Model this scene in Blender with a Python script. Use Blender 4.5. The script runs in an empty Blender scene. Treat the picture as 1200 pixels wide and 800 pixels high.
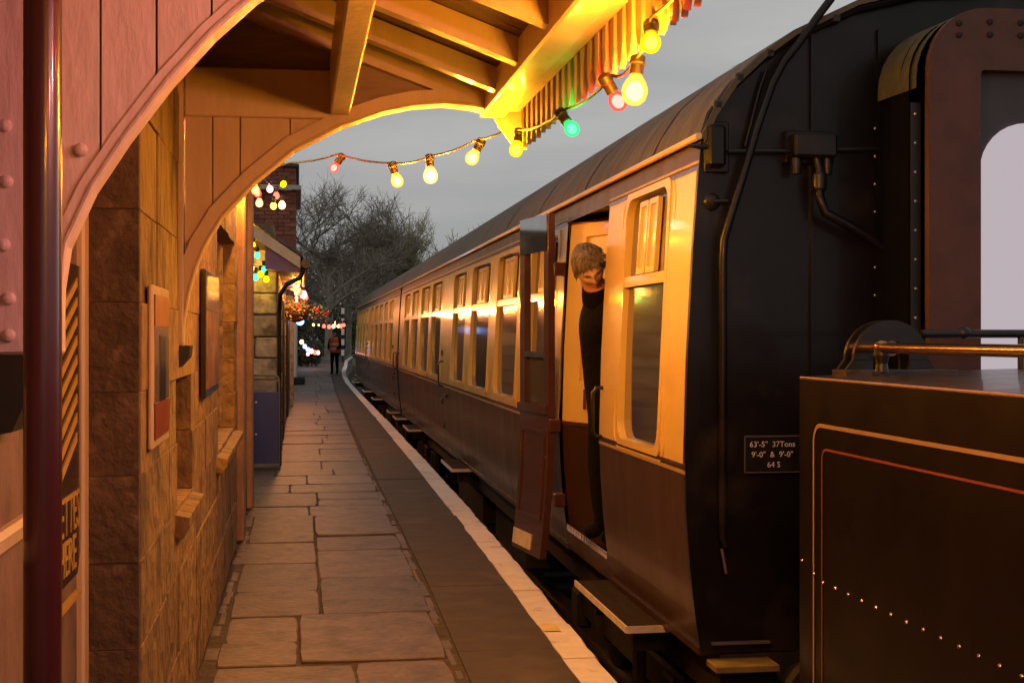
import bpy, math, random
from mathutils import Vector, Matrix
R = random.Random(7)
scene = bpy.context.scene
COL = scene.collection
rad = math.radians

# ------------------------------------------------------------------ camera, sky, sun, exposure
cam = bpy.data.cameras.new('camera')
cam.sensor_width = 36.0
cam.lens = 49.2
cam.shift_y = -0.0058
cam.clip_start = 0.05
cam.clip_end = 3000
cam_o = bpy.data.objects.new('camera', cam)
cam_o.location = (0, 0, 1.6)
cam_o.rotation_euler = (rad(90), 0, -math.atan(250 / 1640))
COL.objects.link(cam_o)
scene.camera = cam_o

world = bpy.data.worlds.new('World')
scene.world = world
world.use_nodes = True
wn, wl = world.node_tree.nodes, world.node_tree.links
wn.clear()
w_out = wn.new('ShaderNodeOutputWorld')
w_bg = wn.new('ShaderNodeBackground')
w_sky = wn.new('ShaderNodeTexSky')
w_sky.sky_type = 'NISHITA'
w_sky.sun_disc = False
w_sky.sun_elevation = rad(5)
w_sky.sun_rotation = rad(60)
w_sky.air_density = 1.0
w_sky.dust_density = 3.0
w_hsv = wn.new('ShaderNodeHueSaturation')
w_hsv.inputs['Saturation'].default_value = 0.10
w_tc = wn.new('ShaderNodeTexCoord')
w_map = wn.new('ShaderNodeMapping')
w_map.inputs['Scale'].default_value = (1.0, 1.0, 4.5)
w_noise = wn.new('ShaderNodeTexNoise')
w_noise.inputs['Scale'].default_value = 2.6
w_noise.inputs['Detail'].default_value = 5
w_ramp = wn.new('ShaderNodeValToRGB')
w_ramp.color_ramp.elements[0].position = 0.25
w_ramp.color_ramp.elements[0].color = (0.66, 0.67, 0.70, 1)
w_ramp.color_ramp.elements[1].position = 0.8
w_ramp.color_ramp.elements[1].color = (1.30, 1.27, 1.24, 1)
w_mul = wn.new('ShaderNodeMix')
w_mul.data_type = 'RGBA'
w_mul.blend_type = 'MULTIPLY'
w_mul.inputs[0].default_value = 1.0
# thick cloud layer: an even grey cover over most of the clear-sky gradient
w_cov = wn.new('ShaderNodeMix')
w_cov.data_type = 'RGBA'
w_cov.inputs[0].default_value = 0.8
w_cov.inputs[7].default_value = (2.62, 2.66, 2.66, 1)
w_bg.inputs['Strength'].default_value = 0.146
wl.new(w_sky.outputs[0], w_hsv.inputs['Color'])
wl.new(w_hsv.outputs[0], w_cov.inputs[6])
wl.new(w_tc.outputs['Generated'], w_map.inputs['Vector'])
wl.new(w_map.outputs[0], w_noise.inputs['Vector'])
wl.new(w_noise.outputs['Fac'], w_ramp.inputs[0])
wl.new(w_cov.outputs[2], w_mul.inputs[6])
wl.new(w_ramp.outputs[0], w_mul.inputs[7])
wl.new(w_mul.outputs[2], w_bg.inputs['Color'])
wl.new(w_bg.outputs[0], w_out.inputs['Surface'])

sun = bpy.data.lights.new('sun', 'SUN')
sun.energy = 0.06
sun.angle = rad(20)
sun.color = (1.0, 0.93, 0.85)
sun_o = bpy.data.objects.new('sun', sun)
sun_o.rotation_euler = (rad(60), 0, rad(-60))
COL.objects.link(sun_o)

scene.view_settings.view_transform = 'Standard'
scene.view_settings.look = 'None'
scene.view_settings.exposure = 0.14
scene.view_settings.gamma = 1.0
scene.render.engine = 'CYCLES'
scene.cycles.use_denoising = True
scene.cycles.max_bounces = 6
scene.cycles.diffuse_bounces = 3
scene.cycles.glossy_bounces = 4
scene.cycles.transparent_max_bounces = 8
scene.cycles.sample_clamp_indirect = 4.0
scene.cycles.caustics_reflective = False
scene.cycles.caustics_refractive = False

# ------------------------------------------------------------------ materials
M = {}
def mat(name, col, rough=0.6, metal=0.0, var=0.25, scale=6.0, bump=0.0, bscale=None, coat=0.0,
        stretch=(1, 1, 1), rnd=0.0, col2=None, spec=0.5, stain=None, detail=5, coarse=0.0):
    m = bpy.data.materials.new(name)
    m.use_nodes = True
    n, l = m.node_tree.nodes, m.node_tree.links
    b = n['Principled BSDF']
    b.inputs['Roughness'].default_value = rough
    b.inputs['Metallic'].default_value = metal
    b.inputs['Specular IOR Level'].default_value = spec
    if coat:
        b.inputs['Coat Weight'].default_value = coat
        b.inputs['Coat Roughness'].default_value = 0.08
    tc = n.new('ShaderNodeTexCoord')
    mp = n.new('ShaderNodeMapping')
    mp.inputs['Scale'].default_value = stretch
    l.new(tc.outputs['Object'], mp.inputs['Vector'])
    vec = mp.outputs[0]
    if rnd:
        oi = n.new('ShaderNodeObjectInfo')
        ad = n.new('ShaderNodeVectorMath')
        ad.operation = 'ADD'
        sc = n.new('ShaderNodeVectorMath')
        sc.operation = 'SCALE'
        sc.inputs[0].default_value = (17, 31, 23)
        l.new(oi.outputs['Random'], sc.inputs['Scale'])
        l.new(mp.outputs[0], ad.inputs[0])
        l.new(sc.outputs[0], ad.inputs[1])
        vec = ad.outputs[0]
    nz = n.new('ShaderNodeTexNoise')
    nz.inputs['Scale'].default_value = scale
    nz.inputs['Detail'].default_value = detail
    nz.inputs['Roughness'].default_value = 0.62
    l.new(vec, nz.inputs['Vector'])
    rp = n.new('ShaderNodeValToRGB')
    c2 = col2 if col2 else tuple(min(1, c * (1 + var)) for c in col)
    c1 = tuple(c * (1 - var) for c in col)
    rp.color_ramp.elements[0].position = 0.3
    rp.color_ramp.elements[1].position = 0.72
    rp.color_ramp.elements[0].color = (*c1, 1)
    rp.color_ramp.elements[1].color = (*c2, 1)
    l.new(nz.outputs['Fac'], rp.inputs[0])
    cout = rp.outputs[0]
    if stain:
        n2 = n.new('ShaderNodeTexNoise')
        n2.inputs['Scale'].default_value = stain[1]
        n2.inputs['Detail'].default_value = 6
        l.new(vec, n2.inputs['Vector'])
        r2 = n.new('ShaderNodeValToRGB')
        r2.color_ramp.elements[0].position = stain[2]
        r2.color_ramp.elements[1].position = stain[2] + 0.14
        l.new(n2.outputs['Fac'], r2.inputs[0])
        mx = n.new('ShaderNodeMix')
        mx.data_type = 'RGBA'
        mx.inputs[7].default_value = (*stain[0], 1)
        l.new(r2.outputs[0], mx.inputs[0])
        l.new(cout, mx.inputs[6])
        cout = mx.outputs[2]
    if rnd:
        hs = n.new('ShaderNodeHueSaturation')
        mr = n.new('ShaderNodeMapRange')
        mr.inputs['To Min'].default_value = 1 - rnd
        mr.inputs['To Max'].default_value = 1 + rnd
        l.new(oi.outputs['Random'], mr.inputs['Value'])
        l.new(mr.outputs[0], hs.inputs['Value'])
        l.new(cout, hs.inputs['Color'])
        cout = hs.outputs[0]
    l.new(cout, b.inputs['Base Color'])
    if bump:
        nb = n.new('ShaderNodeTexNoise')
        nb.inputs['Scale'].default_value = bscale or scale * 3
        nb.inputs['Detail'].default_value = 6
        l.new(vec, nb.inputs['Vector'])
        bp = n.new('ShaderNodeBump')
        bp.inputs['Strength'].default_value = 0.85
        bp.inputs['Distance'].default_value = bump
        if coarse:
            nc = n.new('ShaderNodeTexNoise')
            nc.inputs['Scale'].default_value = (bscale or scale * 3) * 0.28
            nc.inputs['Detail'].default_value = 3
            l.new(tc.outputs['Object'], nc.inputs['Vector'])
            vo_ = n.new('ShaderNodeTexVoronoi')
            vo_.inputs['Scale'].default_value = (bscale or scale * 3) * 1.1
            l.new(tc.outputs['Object'], vo_.inputs['Vector'])
            m1 = n.new('ShaderNodeMath'); m1.operation = 'MULTIPLY_ADD'
            m1.inputs[1].default_value = coarse
            l.new(nc.outputs['Fac'], m1.inputs[0]); l.new(nb.outputs['Fac'], m1.inputs[2])
            m2 = n.new('ShaderNodeMath'); m2.operation = 'MULTIPLY_ADD'
            m2.inputs[1].default_value = 0.35
            l.new(vo_.outputs['Distance'], m2.inputs[0]); l.new(m1.outputs[0], m2.inputs[2])
            l.new(m2.outputs[0], bp.inputs['Height'])
        else:
            l.new(nb.outputs['Fac'], bp.inputs['Height'])
        l.new(bp.outputs[0], b.inputs['Normal'])
        # roughness variation with the relief
        rr = n.new('ShaderNodeMapRange')
        rr.inputs['To Min'].default_value = max(0.02, rough - 0.12)
        rr.inputs['To Max'].default_value = min(1, rough + 0.12)
        l.new(nb.outputs['Fac'], rr.inputs['Value'])
        l.new(rr.outputs[0], b.inputs['Roughness'])
    M[name] = m
    return m

def emis(name, col, strength):
    m = bpy.data.materials.new(name)
    m.use_nodes = True
    n, l = m.node_tree.nodes, m.node_tree.links
    n.remove(n['Principled BSDF'])
    e = n.new('ShaderNodeEmission')
    e.inputs['Color'].default_value = (*col, 1)
    e.inputs['Strength'].default_value = strength
    l.new(e.outputs[0], n['Material Output'].inputs['Surface'])
    M[name] = m
    return m

def glass(name, tint, gloss=0.12, rough=0.07):
    """thin window glass: tinted see-through plus mirror reflection by fresnel"""
    m = bpy.data.materials.new(name)
    m.use_nodes = True
    n, l = m.node_tree.nodes, m.node_tree.links
    n.remove(n['Principled BSDF'])
    t = n.new('ShaderNodeBsdfTransparent')
    t.inputs['Color'].default_value = (*tint, 1)
    g = n.new('ShaderNodeBsdfGlossy')
    g.inputs['Roughness'].default_value = rough
    g.inputs['Color'].default_value = (0.9, 0.9, 0.9, 1)
    d = n.new('ShaderNodeBsdfDiffuse')
    d.inputs['Color'].default_value = (0.15, 0.12, 0.09, 1)
    fr = n.new('ShaderNodeFresnel')
    fr.inputs['IOR'].default_value = 1.16
    a = n.new('ShaderNodeMath')
    a.operation = 'ADD'
    a.inputs[1].default_value = gloss * 0.3
    fm = n.new('ShaderNodeMath')
    fm.operation = 'MULTIPLY'
    fm.inputs[1].default_value = 0.45
    l.new(fr.outputs[0], fm.inputs[0])
    l.new(fm.outputs[0], a.inputs[0])
    mx0 = n.new('ShaderNodeMixShader')
    mx0.inputs[0].default_value = 0.42
    l.new(t.outputs[0], mx0.inputs[1])
    l.new(d.outputs[0], mx0.inputs[2])
    mx = n.new('ShaderNodeMixShader')
    l.new(a.outputs[0], mx.inputs[0])
    l.new(mx0.outputs[0], mx.inputs[1])
    l.new(g.outputs[0], mx.inputs[2])
    l.new(mx.outputs[0], n['Material Output'].inputs['Surface'])
    M[name] = m
    return m

mat('cream_wood', (0.60, 0.45, 0.26), 0.5, var=0.10, scale=3, bump=0.004, bscale=9, rnd=0.06, coat=0.2, stretch=(3, 3, 0.8))
mat('cream_pinklit', (0.82, 0.66, 0.57), 0.42, var=0.07, scale=4, bump=0.006, bscale=14, rnd=0.05, coat=0.25, stretch=(2.5, 2.5, 0.8))  # glossy cream paint with some of the pink bulb light put into its colour
mat('roof_board', (0.27, 0.18, 0.10), 0.6, var=0.22, scale=5, bump=0.003, rnd=0.15, stretch=(0.8, 6, 6))
mat('dark_green_iron', (0.020, 0.020, 0.012), 0.5, var=0.3, scale=9, bump=0.001)
mat('pipe_paint', (0.055, 0.012, 0.014), 0.28, var=0.2, scale=3, coat=0.4)
mat('stone', (0.31, 0.195, 0.085), 0.85, var=0.35, scale=3.2, bump=0.045, bscale=13, rnd=0.16, stretch=(1, 1.1, 0.75), stain=((0.12, 0.08, 0.045), 3.2, 0.52), coarse=1.2)
mat('stone_shaded', (0.09, 0.06, 0.036), 0.92, var=0.4, scale=6, bump=0.022, bscale=26, rnd=0.10, stain=((0.22, 0.16, 0.11), 9, 0.60))  # pier stone coloured darker for the side turned from the light
mat('stone_far', (0.44, 0.36, 0.25), 0.9, var=0.45, scale=7, bump=0.02, bscale=16, rnd=0.22, stain=((0.20, 0.155, 0.105), 5, 0.54))
mat('plaster', (0.20, 0.13, 0.095), 0.85, var=0.25, scale=4, bump=0.006, bscale=22, stain=((0.12, 0.075, 0.055), 3, 0.55))
mat('stone_pinklit', (0.34, 0.20, 0.14), 0.8, var=0.25, scale=6, bump=0.01, bscale=18)  # pilaster stone, pink light falling on it put into the colour
mat('mortar', (0.20, 0.15, 0.10), 0.95, var=0.3, scale=12, bump=0.006)
mat('flag', (0.104, 0.073, 0.059), 0.55, var=0.36, scale=7, bump=0.008, bscale=22, rnd=0.30, stain=((0.055, 0.037, 0.030), 4.5, 0.53), detail=10)
mat('flag_joint', (0.065, 0.047, 0.038), 0.95, var=0.5, scale=14, bump=0.012)
mat('tarmac', (0.060, 0.043, 0.032), 0.75, var=0.25, scale=5, bump=0.005, bscale=160, detail=8, stain=((0.095, 0.070, 0.050), 2.2, 0.55))
mat('white_edge', (0.80, 0.72, 0.67), 0.7, var=0.12, scale=7, bump=0.005, bscale=30, rnd=0.07, stain=((0.36, 0.27, 0.22), 6.5, 0.62), detail=8)
mat('yellow_patch', (0.75, 0.60, 0.22), 0.6, var=0.15, scale=9)
mat('brick_face', (0.12, 0.075, 0.055), 0.95, var=0.4, scale=9, bump=0.01)
mat('ballast', (0.035, 0.027, 0.022), 0.95, var=0.6, scale=18, bump=0.05, bscale=22)
mat('grass_ground', (0.045, 0.05, 0.025), 0.95, var=0.4, scale=0.8, bump=0.03)
mat('sleeper', (0.04, 0.028, 0.02), 0.9, var=0.4, scale=6, bump=0.006, rnd=0.2)
mat('rail_steel', (0.12, 0.09, 0.07), 0.4, metal=0.7, var=0.3)
mat('coach_cream', (0.76, 0.53, 0.14), 0.36, var=0.06, scale=2.5, coat=0.6, bump=0.0012, bscale=2.2, stretch=(1, 0.8, 1.4), stain=((0.66, 0.44, 0.11), 2.0, 0.62))
mat('coach_brown', (0.042, 0.018, 0.0095), 0.38, var=0.18, scale=3, coat=0.12, spec=0.3, bump=0.0012, bscale=2.2, stretch=(1, 2.2, 0.35), stain=((0.066, 0.039, 0.026), 2.6, 0.58))
mat('coach_maroon', (0.07, 0.024, 0.016), 0.25, var=0.2, scale=3, coat=0.8, bump=0.001, bscale=3)
mat('coach_roof', (0.085, 0.072, 0.045), 0.68, var=0.4, scale=3, bump=0.003, bscale=9, stretch=(1, 4.5, 1), stain=((0.045, 0.038, 0.03), 1.6, 0.5))
mat('coach_black', (0.007, 0.0055, 0.005), 0.36, var=0.4, scale=2.2, coat=0.10, spec=0.3, bump=0.0025, bscale=5, stain=((0.026, 0.020, 0.015), 2.8, 0.55))
mat('black_iron', (0.012, 0.011, 0.010), 0.35, var=0.4, scale=9, bump=0.001)
mat('gold_line', (0.36, 0.24, 0.125), 0.45, var=0.12, scale=9)
mat('red_line', (0.24, 0.05, 0.04), 0.45, var=0.15, scale=9)
mat('under_dark', (0.018, 0.014, 0.012), 0.8, var=0.5, scale=7, bump=0.004)
mat('step_wood', (0.028, 0.019, 0.013), 0.9, spec=0.12, var=0.35, scale=7, bump=0.004, stretch=(4, 0.5, 4))
mat('step_edge', (0.62, 0.55, 0.45), 0.6, var=0.2, scale=12)
mat('yellow_wood', (0.20, 0.15, 0.04), 0.7, var=0.35, scale=8, bump=0.003)
mat('gangway_brown', (0.08, 0.032, 0.018), 0.5, var=0.3, scale=4, bump=0.004, stain=((0.07, 0.03, 0.018), 3, 0.55))
mat('gangway_board', (0.045, 0.042, 0.05), 0.35, var=0.3, scale=4)
mat('bellows', (0.003, 0.0028, 0.0026), 0.9, spec=0.1, var=0.4, scale=6, bump=0.003)
mat('canvas_olive', (0.06, 0.052, 0.016), 0.7, var=0.4, scale=9, bump=0.012, bscale=12)
mat('tender_brown', (0.0058, 0.0028, 0.0017), 0.34, var=0.22, scale=2.2, coat=0.04, spec=0.15, bump=0.0012, bscale=4, stain=((0.008, 0.0045, 0.003), 2.5, 0.5))
mat('tender_top', (0.045, 0.028, 0.022), 0.38, var=0.4, scale=4, coat=0.3, bump=0.003, stain=((0.09, 0.06, 0.05), 3, 0.58))
mat('brass', (0.62, 0.36, 0.10), 0.22, metal=1.0, var=0.15, scale=12)
mat('rivet_steel', (0.5, 0.42, 0.35), 0.25, metal=0.9, var=0.1)
mat('chrome', (0.7, 0.68, 0.66), 0.12, metal=1.0, var=0.1, bump=0.003, bscale=20)
mat('mirror_glass', (0.55, 0.52, 0.52), 0.06, metal=1.0, var=0.08, scale=3)
mat('white_paint', (0.78, 0.76, 0.72), 0.5, var=0.06, scale=8)
mat('sign_black', (0.018, 0.016, 0.016), 0.2, var=0.2, scale=5, coat=0.5)
mat('sign_yellow', (0.72, 0.47, 0.10), 0.3, var=0.12, scale=9, coat=0.3)
mat('sign_red', (0.28, 0.055, 0.03), 0.35, var=0.15, scale=8)
mat('sign_orange', (0.48, 0.19, 0.05), 0.4, var=0.2, scale=6)
mat('poster_art', (0.09, 0.06, 0.10), 0.3, var=0.9, scale=5.5, coat=0.3, col2=(0.62, 0.30, 0.17))
mat('poster_pale', (0.30, 0.22, 0.15), 0.2, var=0.3, scale=9, coat=0.6)
mat('board_blue', (0.02, 0.05, 0.20), 0.35, var=0.25, scale=2, coat=0.3, bump=0.001)
mat('frame_steel', (0.16, 0.15, 0.17), 0.4, metal=0.4, var=0.2)
mat('brick_red', (0.30, 0.10, 0.06), 0.85, var=0.3, scale=8, bump=0.006, rnd=0.25)
mat('slate', (0.055, 0.05, 0.055), 0.6, var=0.35, scale=7, bump=0.006, rnd=0.2)
mat('lead_trim', (0.55, 0.48, 0.38), 0.6, var=0.15)
mat('purple_soffit', (0.18, 0.11, 0.30), 0.5, var=0.15)
mat('dark_door', (0.02, 0.014, 0.014), 0.4, var=0.3)
mat('bark', (0.30, 0.26, 0.21), 0.9, var=0.4, scale=3)
mat('bark_olive', (0.36, 0.33, 0.19), 0.9, var=0.4, scale=3)
mat('leaf_dark', (0.075, 0.08, 0.045), 0.8, var=0.5, scale=1.5)
mat('leaf_olive', (0.15, 0.14, 0.075), 0.8, var=0.5, scale=1.2)
mat('basket_leaf', (0.30, 0.29, 0.13), 0.7, var=0.5, scale=20)
mat('flower_red', (0.55, 0.03, 0.04), 0.6, var=0.3, scale=20)
mat('basket_fibre', (0.16, 0.06, 0.035), 0.9, var=0.4, scale=25, bump=0.01)
mat('skin', (0.62, 0.40, 0.29), 0.5, var=0.10, scale=14, bump=0.0015, bscale=60)
mat('lips', (0.42, 0.16, 0.12), 0.5, var=0.1)
mat('eye_dark', (0.03, 0.02, 0.02), 0.2, var=0.1)
mat('hair', (0.15, 0.125, 0.10), 0.6, var=0.75, scale=60, bump=0.002, bscale=90, stretch=(1, 1, 0.2), spec=0.2)
mat('jacket', (0.004, 0.0037, 0.004), 0.9, spec=0.15, var=0.3, scale=9, bump=0.03, bscale=9)
mat('collar', (0.45, 0.20, 0.12), 0.7, var=0.2, scale=9)
mat('hi_vis', (0.75, 0.14, 0.03), 0.6, var=0.15, scale=9)
mat('hi_vis_band', (0.72, 0.70, 0.62), 0.3, var=0.1)
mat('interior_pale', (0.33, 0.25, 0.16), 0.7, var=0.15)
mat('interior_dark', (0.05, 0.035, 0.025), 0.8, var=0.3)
mat('curtain', (0.50, 0.38, 0.24), 0.85, var=0.2, scale=3, stretch=(6, 6, 0.5))
mat('vent_sash', (0.72, 0.53, 0.24), 0.25, var=0.12, scale=5, coat=0.6)  # vent glass: its golden reflection put into an opaque colour
mat('seat_cloth', (0.16, 0.05, 0.04), 0.9, var=0.3)
mat('cable', (0.03, 0.018, 0.014), 0.5, var=0.2)
glass('coach_glass', (0.40, 0.38, 0.36))
glass('door_glass', (0.55, 0.52, 0.5), gloss=0.5)
glass('building_glass', (0.3, 0.28, 0.28), gloss=0.3)
emis('pale_glow', (0.76, 0.66, 0.71), 0.60)  # emission stands in for light falling on the pale gangway door
emis('purple_glow', (0.25, 0.05, 0.75), 0.5)  # added glow for the purple edge tint, no lamp known there

# bulbs: glass colour, glow of the glass, lamp light colour, lamp watts
BULB = {
    'yellow': ((1.0, 0.80, 0.0), 1.6, (1.0, 0.44, 0.02), 28),
    'amber': ((1.0, 0.52, 0.07), 2.3, (1.0, 0.43, 0.02), 92),
    'warm': ((1.0, 0.60, 0.17), 2.6, (1.0, 0.45, 0.06), 48),
    'red': ((1.0, 0.10, 0.06), 1.9, (1.0, 0.05, 0.03), 20),
    'pink': ((1.0, 0.42, 0.36), 2.2, (1.0, 0.43, 0.38), 78),
    'green': ((0.06, 1.0, 0.28), 1.5, (0.04, 1.0, 0.12), 4),
    'blue': ((0.25, 0.45, 1.0), 2.0, (0.2, 0.35, 1.0), 6),
    'purple': ((0.6, 0.2, 1.0), 2.0, (0.5, 0.15, 1.0), 6),
}
def bulb_glass(name, col, glow):
    '''coloured lamp glass: lets the bright core show through and glows in its own colour'''
    m = bpy.data.materials.new(name)
    m.use_nodes = True
    n, l = m.node_tree.nodes, m.node_tree.links
    n.remove(n['Principled BSDF'])
    t = n.new('ShaderNodeBsdfTransparent')
    t.inputs['Color'].default_value = (*[0.25 + 0.7 * c for c in col], 1)
    e = n.new('ShaderNodeEmission')
    e.inputs['Color'].default_value = (*col, 1)
    e.inputs['Strength'].default_value = glow
    mx = n.new('ShaderNodeMixShader')
    mx.inputs[0].default_value = 0.62
    l.new(t.outputs[0], mx.inputs[1])
    l.new(e.outputs[0], mx.inputs[2])
    l.new(mx.outputs[0], n['Material Output'].inputs['Surface'])
    M[name] = m
for k, (c, st_, lc, lw) in BULB.items():
    bulb_glass('bulb_' + k, c, st_)
    emis('core_' + k, tuple(0.30 + 0.70 * v for v in c), 14.0 if k not in ('yellow', 'green') else 5.0)
    emis('small_' + k, c, st_ * 2.2)

# ------------------------------------------------------------------ mesh helpers
class MB:
    def __init__(s):
        s.v, s.f, s.m = [], [], []
        s.mi = 0
    def add(s, vs, fs):
        o = len(s.v)
        s.v += [tuple(p) for p in vs]
        for f in fs:
            s.f.append(tuple(i + o for i in f))
            s.m.append(s.mi)
        return s
    def box(s, x0, x1, y0, y1, z0, z1, c=0.0):
        if c <= 0:
            vs = [(x, y, z) for x in (x0, x1) for y in (y0, y1) for z in (z0, z1)]
            s.add(vs, [(0, 1, 3, 2), (4, 6, 7, 5), (0, 4, 5, 1), (2, 3, 7, 6), (0, 2, 6, 4), (1, 5, 7, 3)])
            return s
        lo, hi = (x0, y0, z0), (x1, y1, z1)
        vs = []
        idx = {}
        for sx in (0, 1):
            for sy in (0, 1):
                for sz in (0, 1):
                    sg = (sx, sy, sz)
                    for ax in range(3):
                        p = []
                        for a in range(3):
                            e = hi[a] if sg[a] else lo[a]
                            if a != ax:
                                e += -c if sg[a] else c
                            p.append(e)
                        idx[(sg, ax)] = len(vs)
                        vs.append(p)
        fs = []
        for ax in range(3):
            b, d = (ax + 1) % 3, (ax + 2) % 3
            for sd in (0, 1):
                q = []
                for (i, j) in ((0, 0), (1, 0), (1, 1), (0, 1)):
                    g = [0, 0, 0]
                    g[ax], g[b], g[d] = sd, i, j
                    q.append(idx[(tuple(g), ax)])
                fs.append(q if sd else q[::-1])
        for ax in range(3):
            b, d = (ax + 1) % 3, (ax + 2) % 3
            for i in (0, 1):
                for j in (0, 1):
                    g0, g1 = [0, 0, 0], [0, 0, 0]
                    g0[ax], g1[ax] = 0, 1
                    g0[b] = g1[b] = i
                    g0[d] = g1[d] = j
                    g0, g1 = tuple(g0), tuple(g1)
                    fs.append([idx[(g0, b)], idx[(g1, b)], idx[(g1, d)], idx[(g0, d)]])
        for g in [(a, b, d) for a in (0, 1) for b in (0, 1) for d in (0, 1)]:
            fs.append([idx[(g, 0)], idx[(g, 1)], idx[(g, 2)]])
        s.add(vs, fs)
        return s
    def prism(s, poly, axis, a, b):
        """extrude a 2-D polygon along an axis; axis 0: (y,z), 1: (x,z), 2: (x,y)"""
        n = len(poly)
        def pt(p, t):
            if axis == 0: return (t, p[0], p[1])
            if axis == 1: return (p[0], t, p[1])
            return (p[0], p[1], t)
        vs = [pt(p, a) for p in poly] + [pt(p, b) for p in poly]
        fs = [tuple(range(n))[::-1], tuple(range(n, 2 * n))]
        fs += [(i, (i + 1) % n, n + (i + 1) % n, n + i) for i in range(n)]
        s.add(vs, fs)
        return s
    def strip(s, A, B, closed=False):
        """quads between two point rows of equal length"""
        n = len(A)
        rng = range(n if closed else n - 1)
        s.add(list(A) + list(B), [(i, (i + 1) % n, n + (i + 1) % n, n + i) for i in rng])
        return s
    def tube(s, pts, r, n=8, cap=True):
        pts = [Vector(p) for p in pts]
        rs = r if isinstance(r, (list, tuple)) else [r] * len(pts)
        ref = None
        vs, fs = [], []
        for i, p in enumerate(pts):
            d = (pts[min(i + 1, len(pts) - 1)] - pts[max(i - 1, 0)]).normalized()
            if ref is None:
                ref = d.orthogonal().normalized()
            else:
                ref = (ref - d * ref.dot(d))
                ref = ref.normalized() if ref.length > 1e-6 else d.orthogonal().normalized()
            u = d.cross(ref)
            for k in range(n):
                a = 2 * math.pi * k / n
                vs.append(p + (ref * math.cos(a) + u * math.sin(a)) * rs[i])
        for i in range(len(pts) - 1):
            for k in range(n):
                fs.append((i * n + k, i * n + (k + 1) % n, (i + 1) * n + (k + 1) % n, (i + 1) * n + k))
        if cap:
            fs.append(tuple(range(n))[::-1])
            fs.append(tuple(range((len(pts) - 1) * n, len(pts) * n)))
        s.add(vs, fs)
        return s
    def ball(s, c, r, nu=12, nv=8, top=None):
        rx, ry, rz = r if isinstance(r, (list, tuple)) else (r, r, r)
        vs = [(c[0], c[1], c[2] - rz)]
        for j in range(1, nv):
            t = -math.pi / 2 + math.pi * j / nv
            for i in range(nu):
                a = 2 * math.pi * i / nu
                vs.append((c[0] + rx * math.cos(t) * math.cos(a), c[1] + ry * math.cos(t) * math.sin(a), c[2] + rz * math.sin(t)))
        vs.append((c[0], c[1], c[2] + rz))
        fs = [(0, 1 + (i + 1) % nu, 1 + i) for i in range(nu)]
        for j in range(nv - 2):
            for i in range(nu):
                a, b = 1 + j * nu, 1 + (j + 1) * nu
                fs.append((a + i, a + (i + 1) % nu, b + (i + 1) % nu, b + i))
        e = len(vs) - 1
        a = 1 + (nv - 2) * nu
        fs += [(a + i, a + (i + 1) % nu, e) for i in range(nu)]
        s.add(vs, fs)
        return s
    def lathe(s, prof, c, axis=2, n=16):
        """prof: (radius, along) rows"""
        rows = []
        for r, h in prof:
            row = []
            for k in range(n):
                a = 2 * math.pi * k / n
                p = [r * math.cos(a), r * math.sin(a), h]
                if axis == 0: p = [h, p[0], p[1]]
                if axis == 1: p = [p[0], h, p[1]]
                row.append((c[0] + p[0], c[1] + p[1], c[2] + p[2]))
            rows.append(row)
        for A, B in zip(rows[:-1], rows[1:]):
            s.strip(A, B, True)
        s.add(rows[0], [tuple(range(n))[::-1]])
        s.add(rows[-1], [tuple(range(n))])
        return s
    def mesh(s, name, mats, smooth=False):
        me = bpy.data.meshes.new(name)
        me.from_pydata(s.v, [], s.f)
        for m in (mats if isinstance(mats, (list, tuple)) else [mats]):
            me.materials.append(M[m])
        if any(s.m):
            me.polygons.foreach_set('material_index', s.m)
        if smooth:
            me.polygons.foreach_set('use_smooth', [True] * len(me.polygons))
            try:
                me.set_sharp_from_angle(angle=rad(40))
            except Exception:
                pass
        me.update()
        return me
    def build(s, name, mats, parent=None, smooth=False, loc=(0, 0, 0)):
        return link(name, s.mesh(name, mats, smooth), parent, loc)

def link(name, data, parent=None, loc=(0, 0, 0), rot=(0, 0, 0)):
    o = bpy.data.objects.new(name, data)
    o.location = loc
    o.rotation_euler = rot
    o.parent = parent
    COL.objects.link(o)
    return o

def tag(o, label=None, cat=None, group=None, kind=None):
    if label: o['label'] = label
    if cat: o['category'] = cat
    if group: o['group'] = group
    if kind: o['kind'] = kind
    return o

def thing(name, label, cat, loc=(0, 0, 0), rz=0.0, group=None):
    o = link(name, None, None, loc, (0, 0, rz))
    return tag(o, label, cat, group)

def copy_tree(o, parent=None):
    c = o.copy()
    COL.objects.link(c)
    c.parent = parent
    for ch in o.children:
        copy_tree(ch, c)
    return c

def text(name, body, size, m, parent, loc, rot, depth=0.001, align='LEFT', sx=1.0):
    cu = bpy.data.curves.new(name, 'FONT')
    cu.body = body
    cu.size = size
    cu.extrude = depth
    cu.align_x = align
    cu.materials.append(M[m])
    cu.resolution_u = 3
    tmp = link('lettering', cu)
    dg = bpy.context.evaluated_depsgraph_get()
    me = bpy.data.meshes.new_from_object(tmp.evaluated_get(dg))
    bpy.data.objects.remove(tmp)
    o = link(name, me, parent, loc, rot)
    o.scale = (sx, 1, 1)
    return o

def lerp_path(path, y):
    """x of a (y, x) poly-line"""
    for (a, xa), (b, xb) in zip(path[:-1], path[1:]):
        if a <= y <= b:
            return xa + (xb - xa) * (y - a) / (b - a)
    return path[0][1] if y < path[0][0] else path[-1][1]

def rrect(y0, y1, z0, z1, r, n=5):
    pts = []
    for cy, cz, a0 in ((y1 - r, z1 - r, 0), (y0 + r, z1 - r, 90), (y0 + r, z0 + r, 180), (y1 - r, z0 + r, 270)):
        for k in range(n + 1):
            a = rad(a0 + 90 * k / n)
            pts.append((cy + r * math.cos(a), cz + r * math.sin(a)))
    return pts

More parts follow.
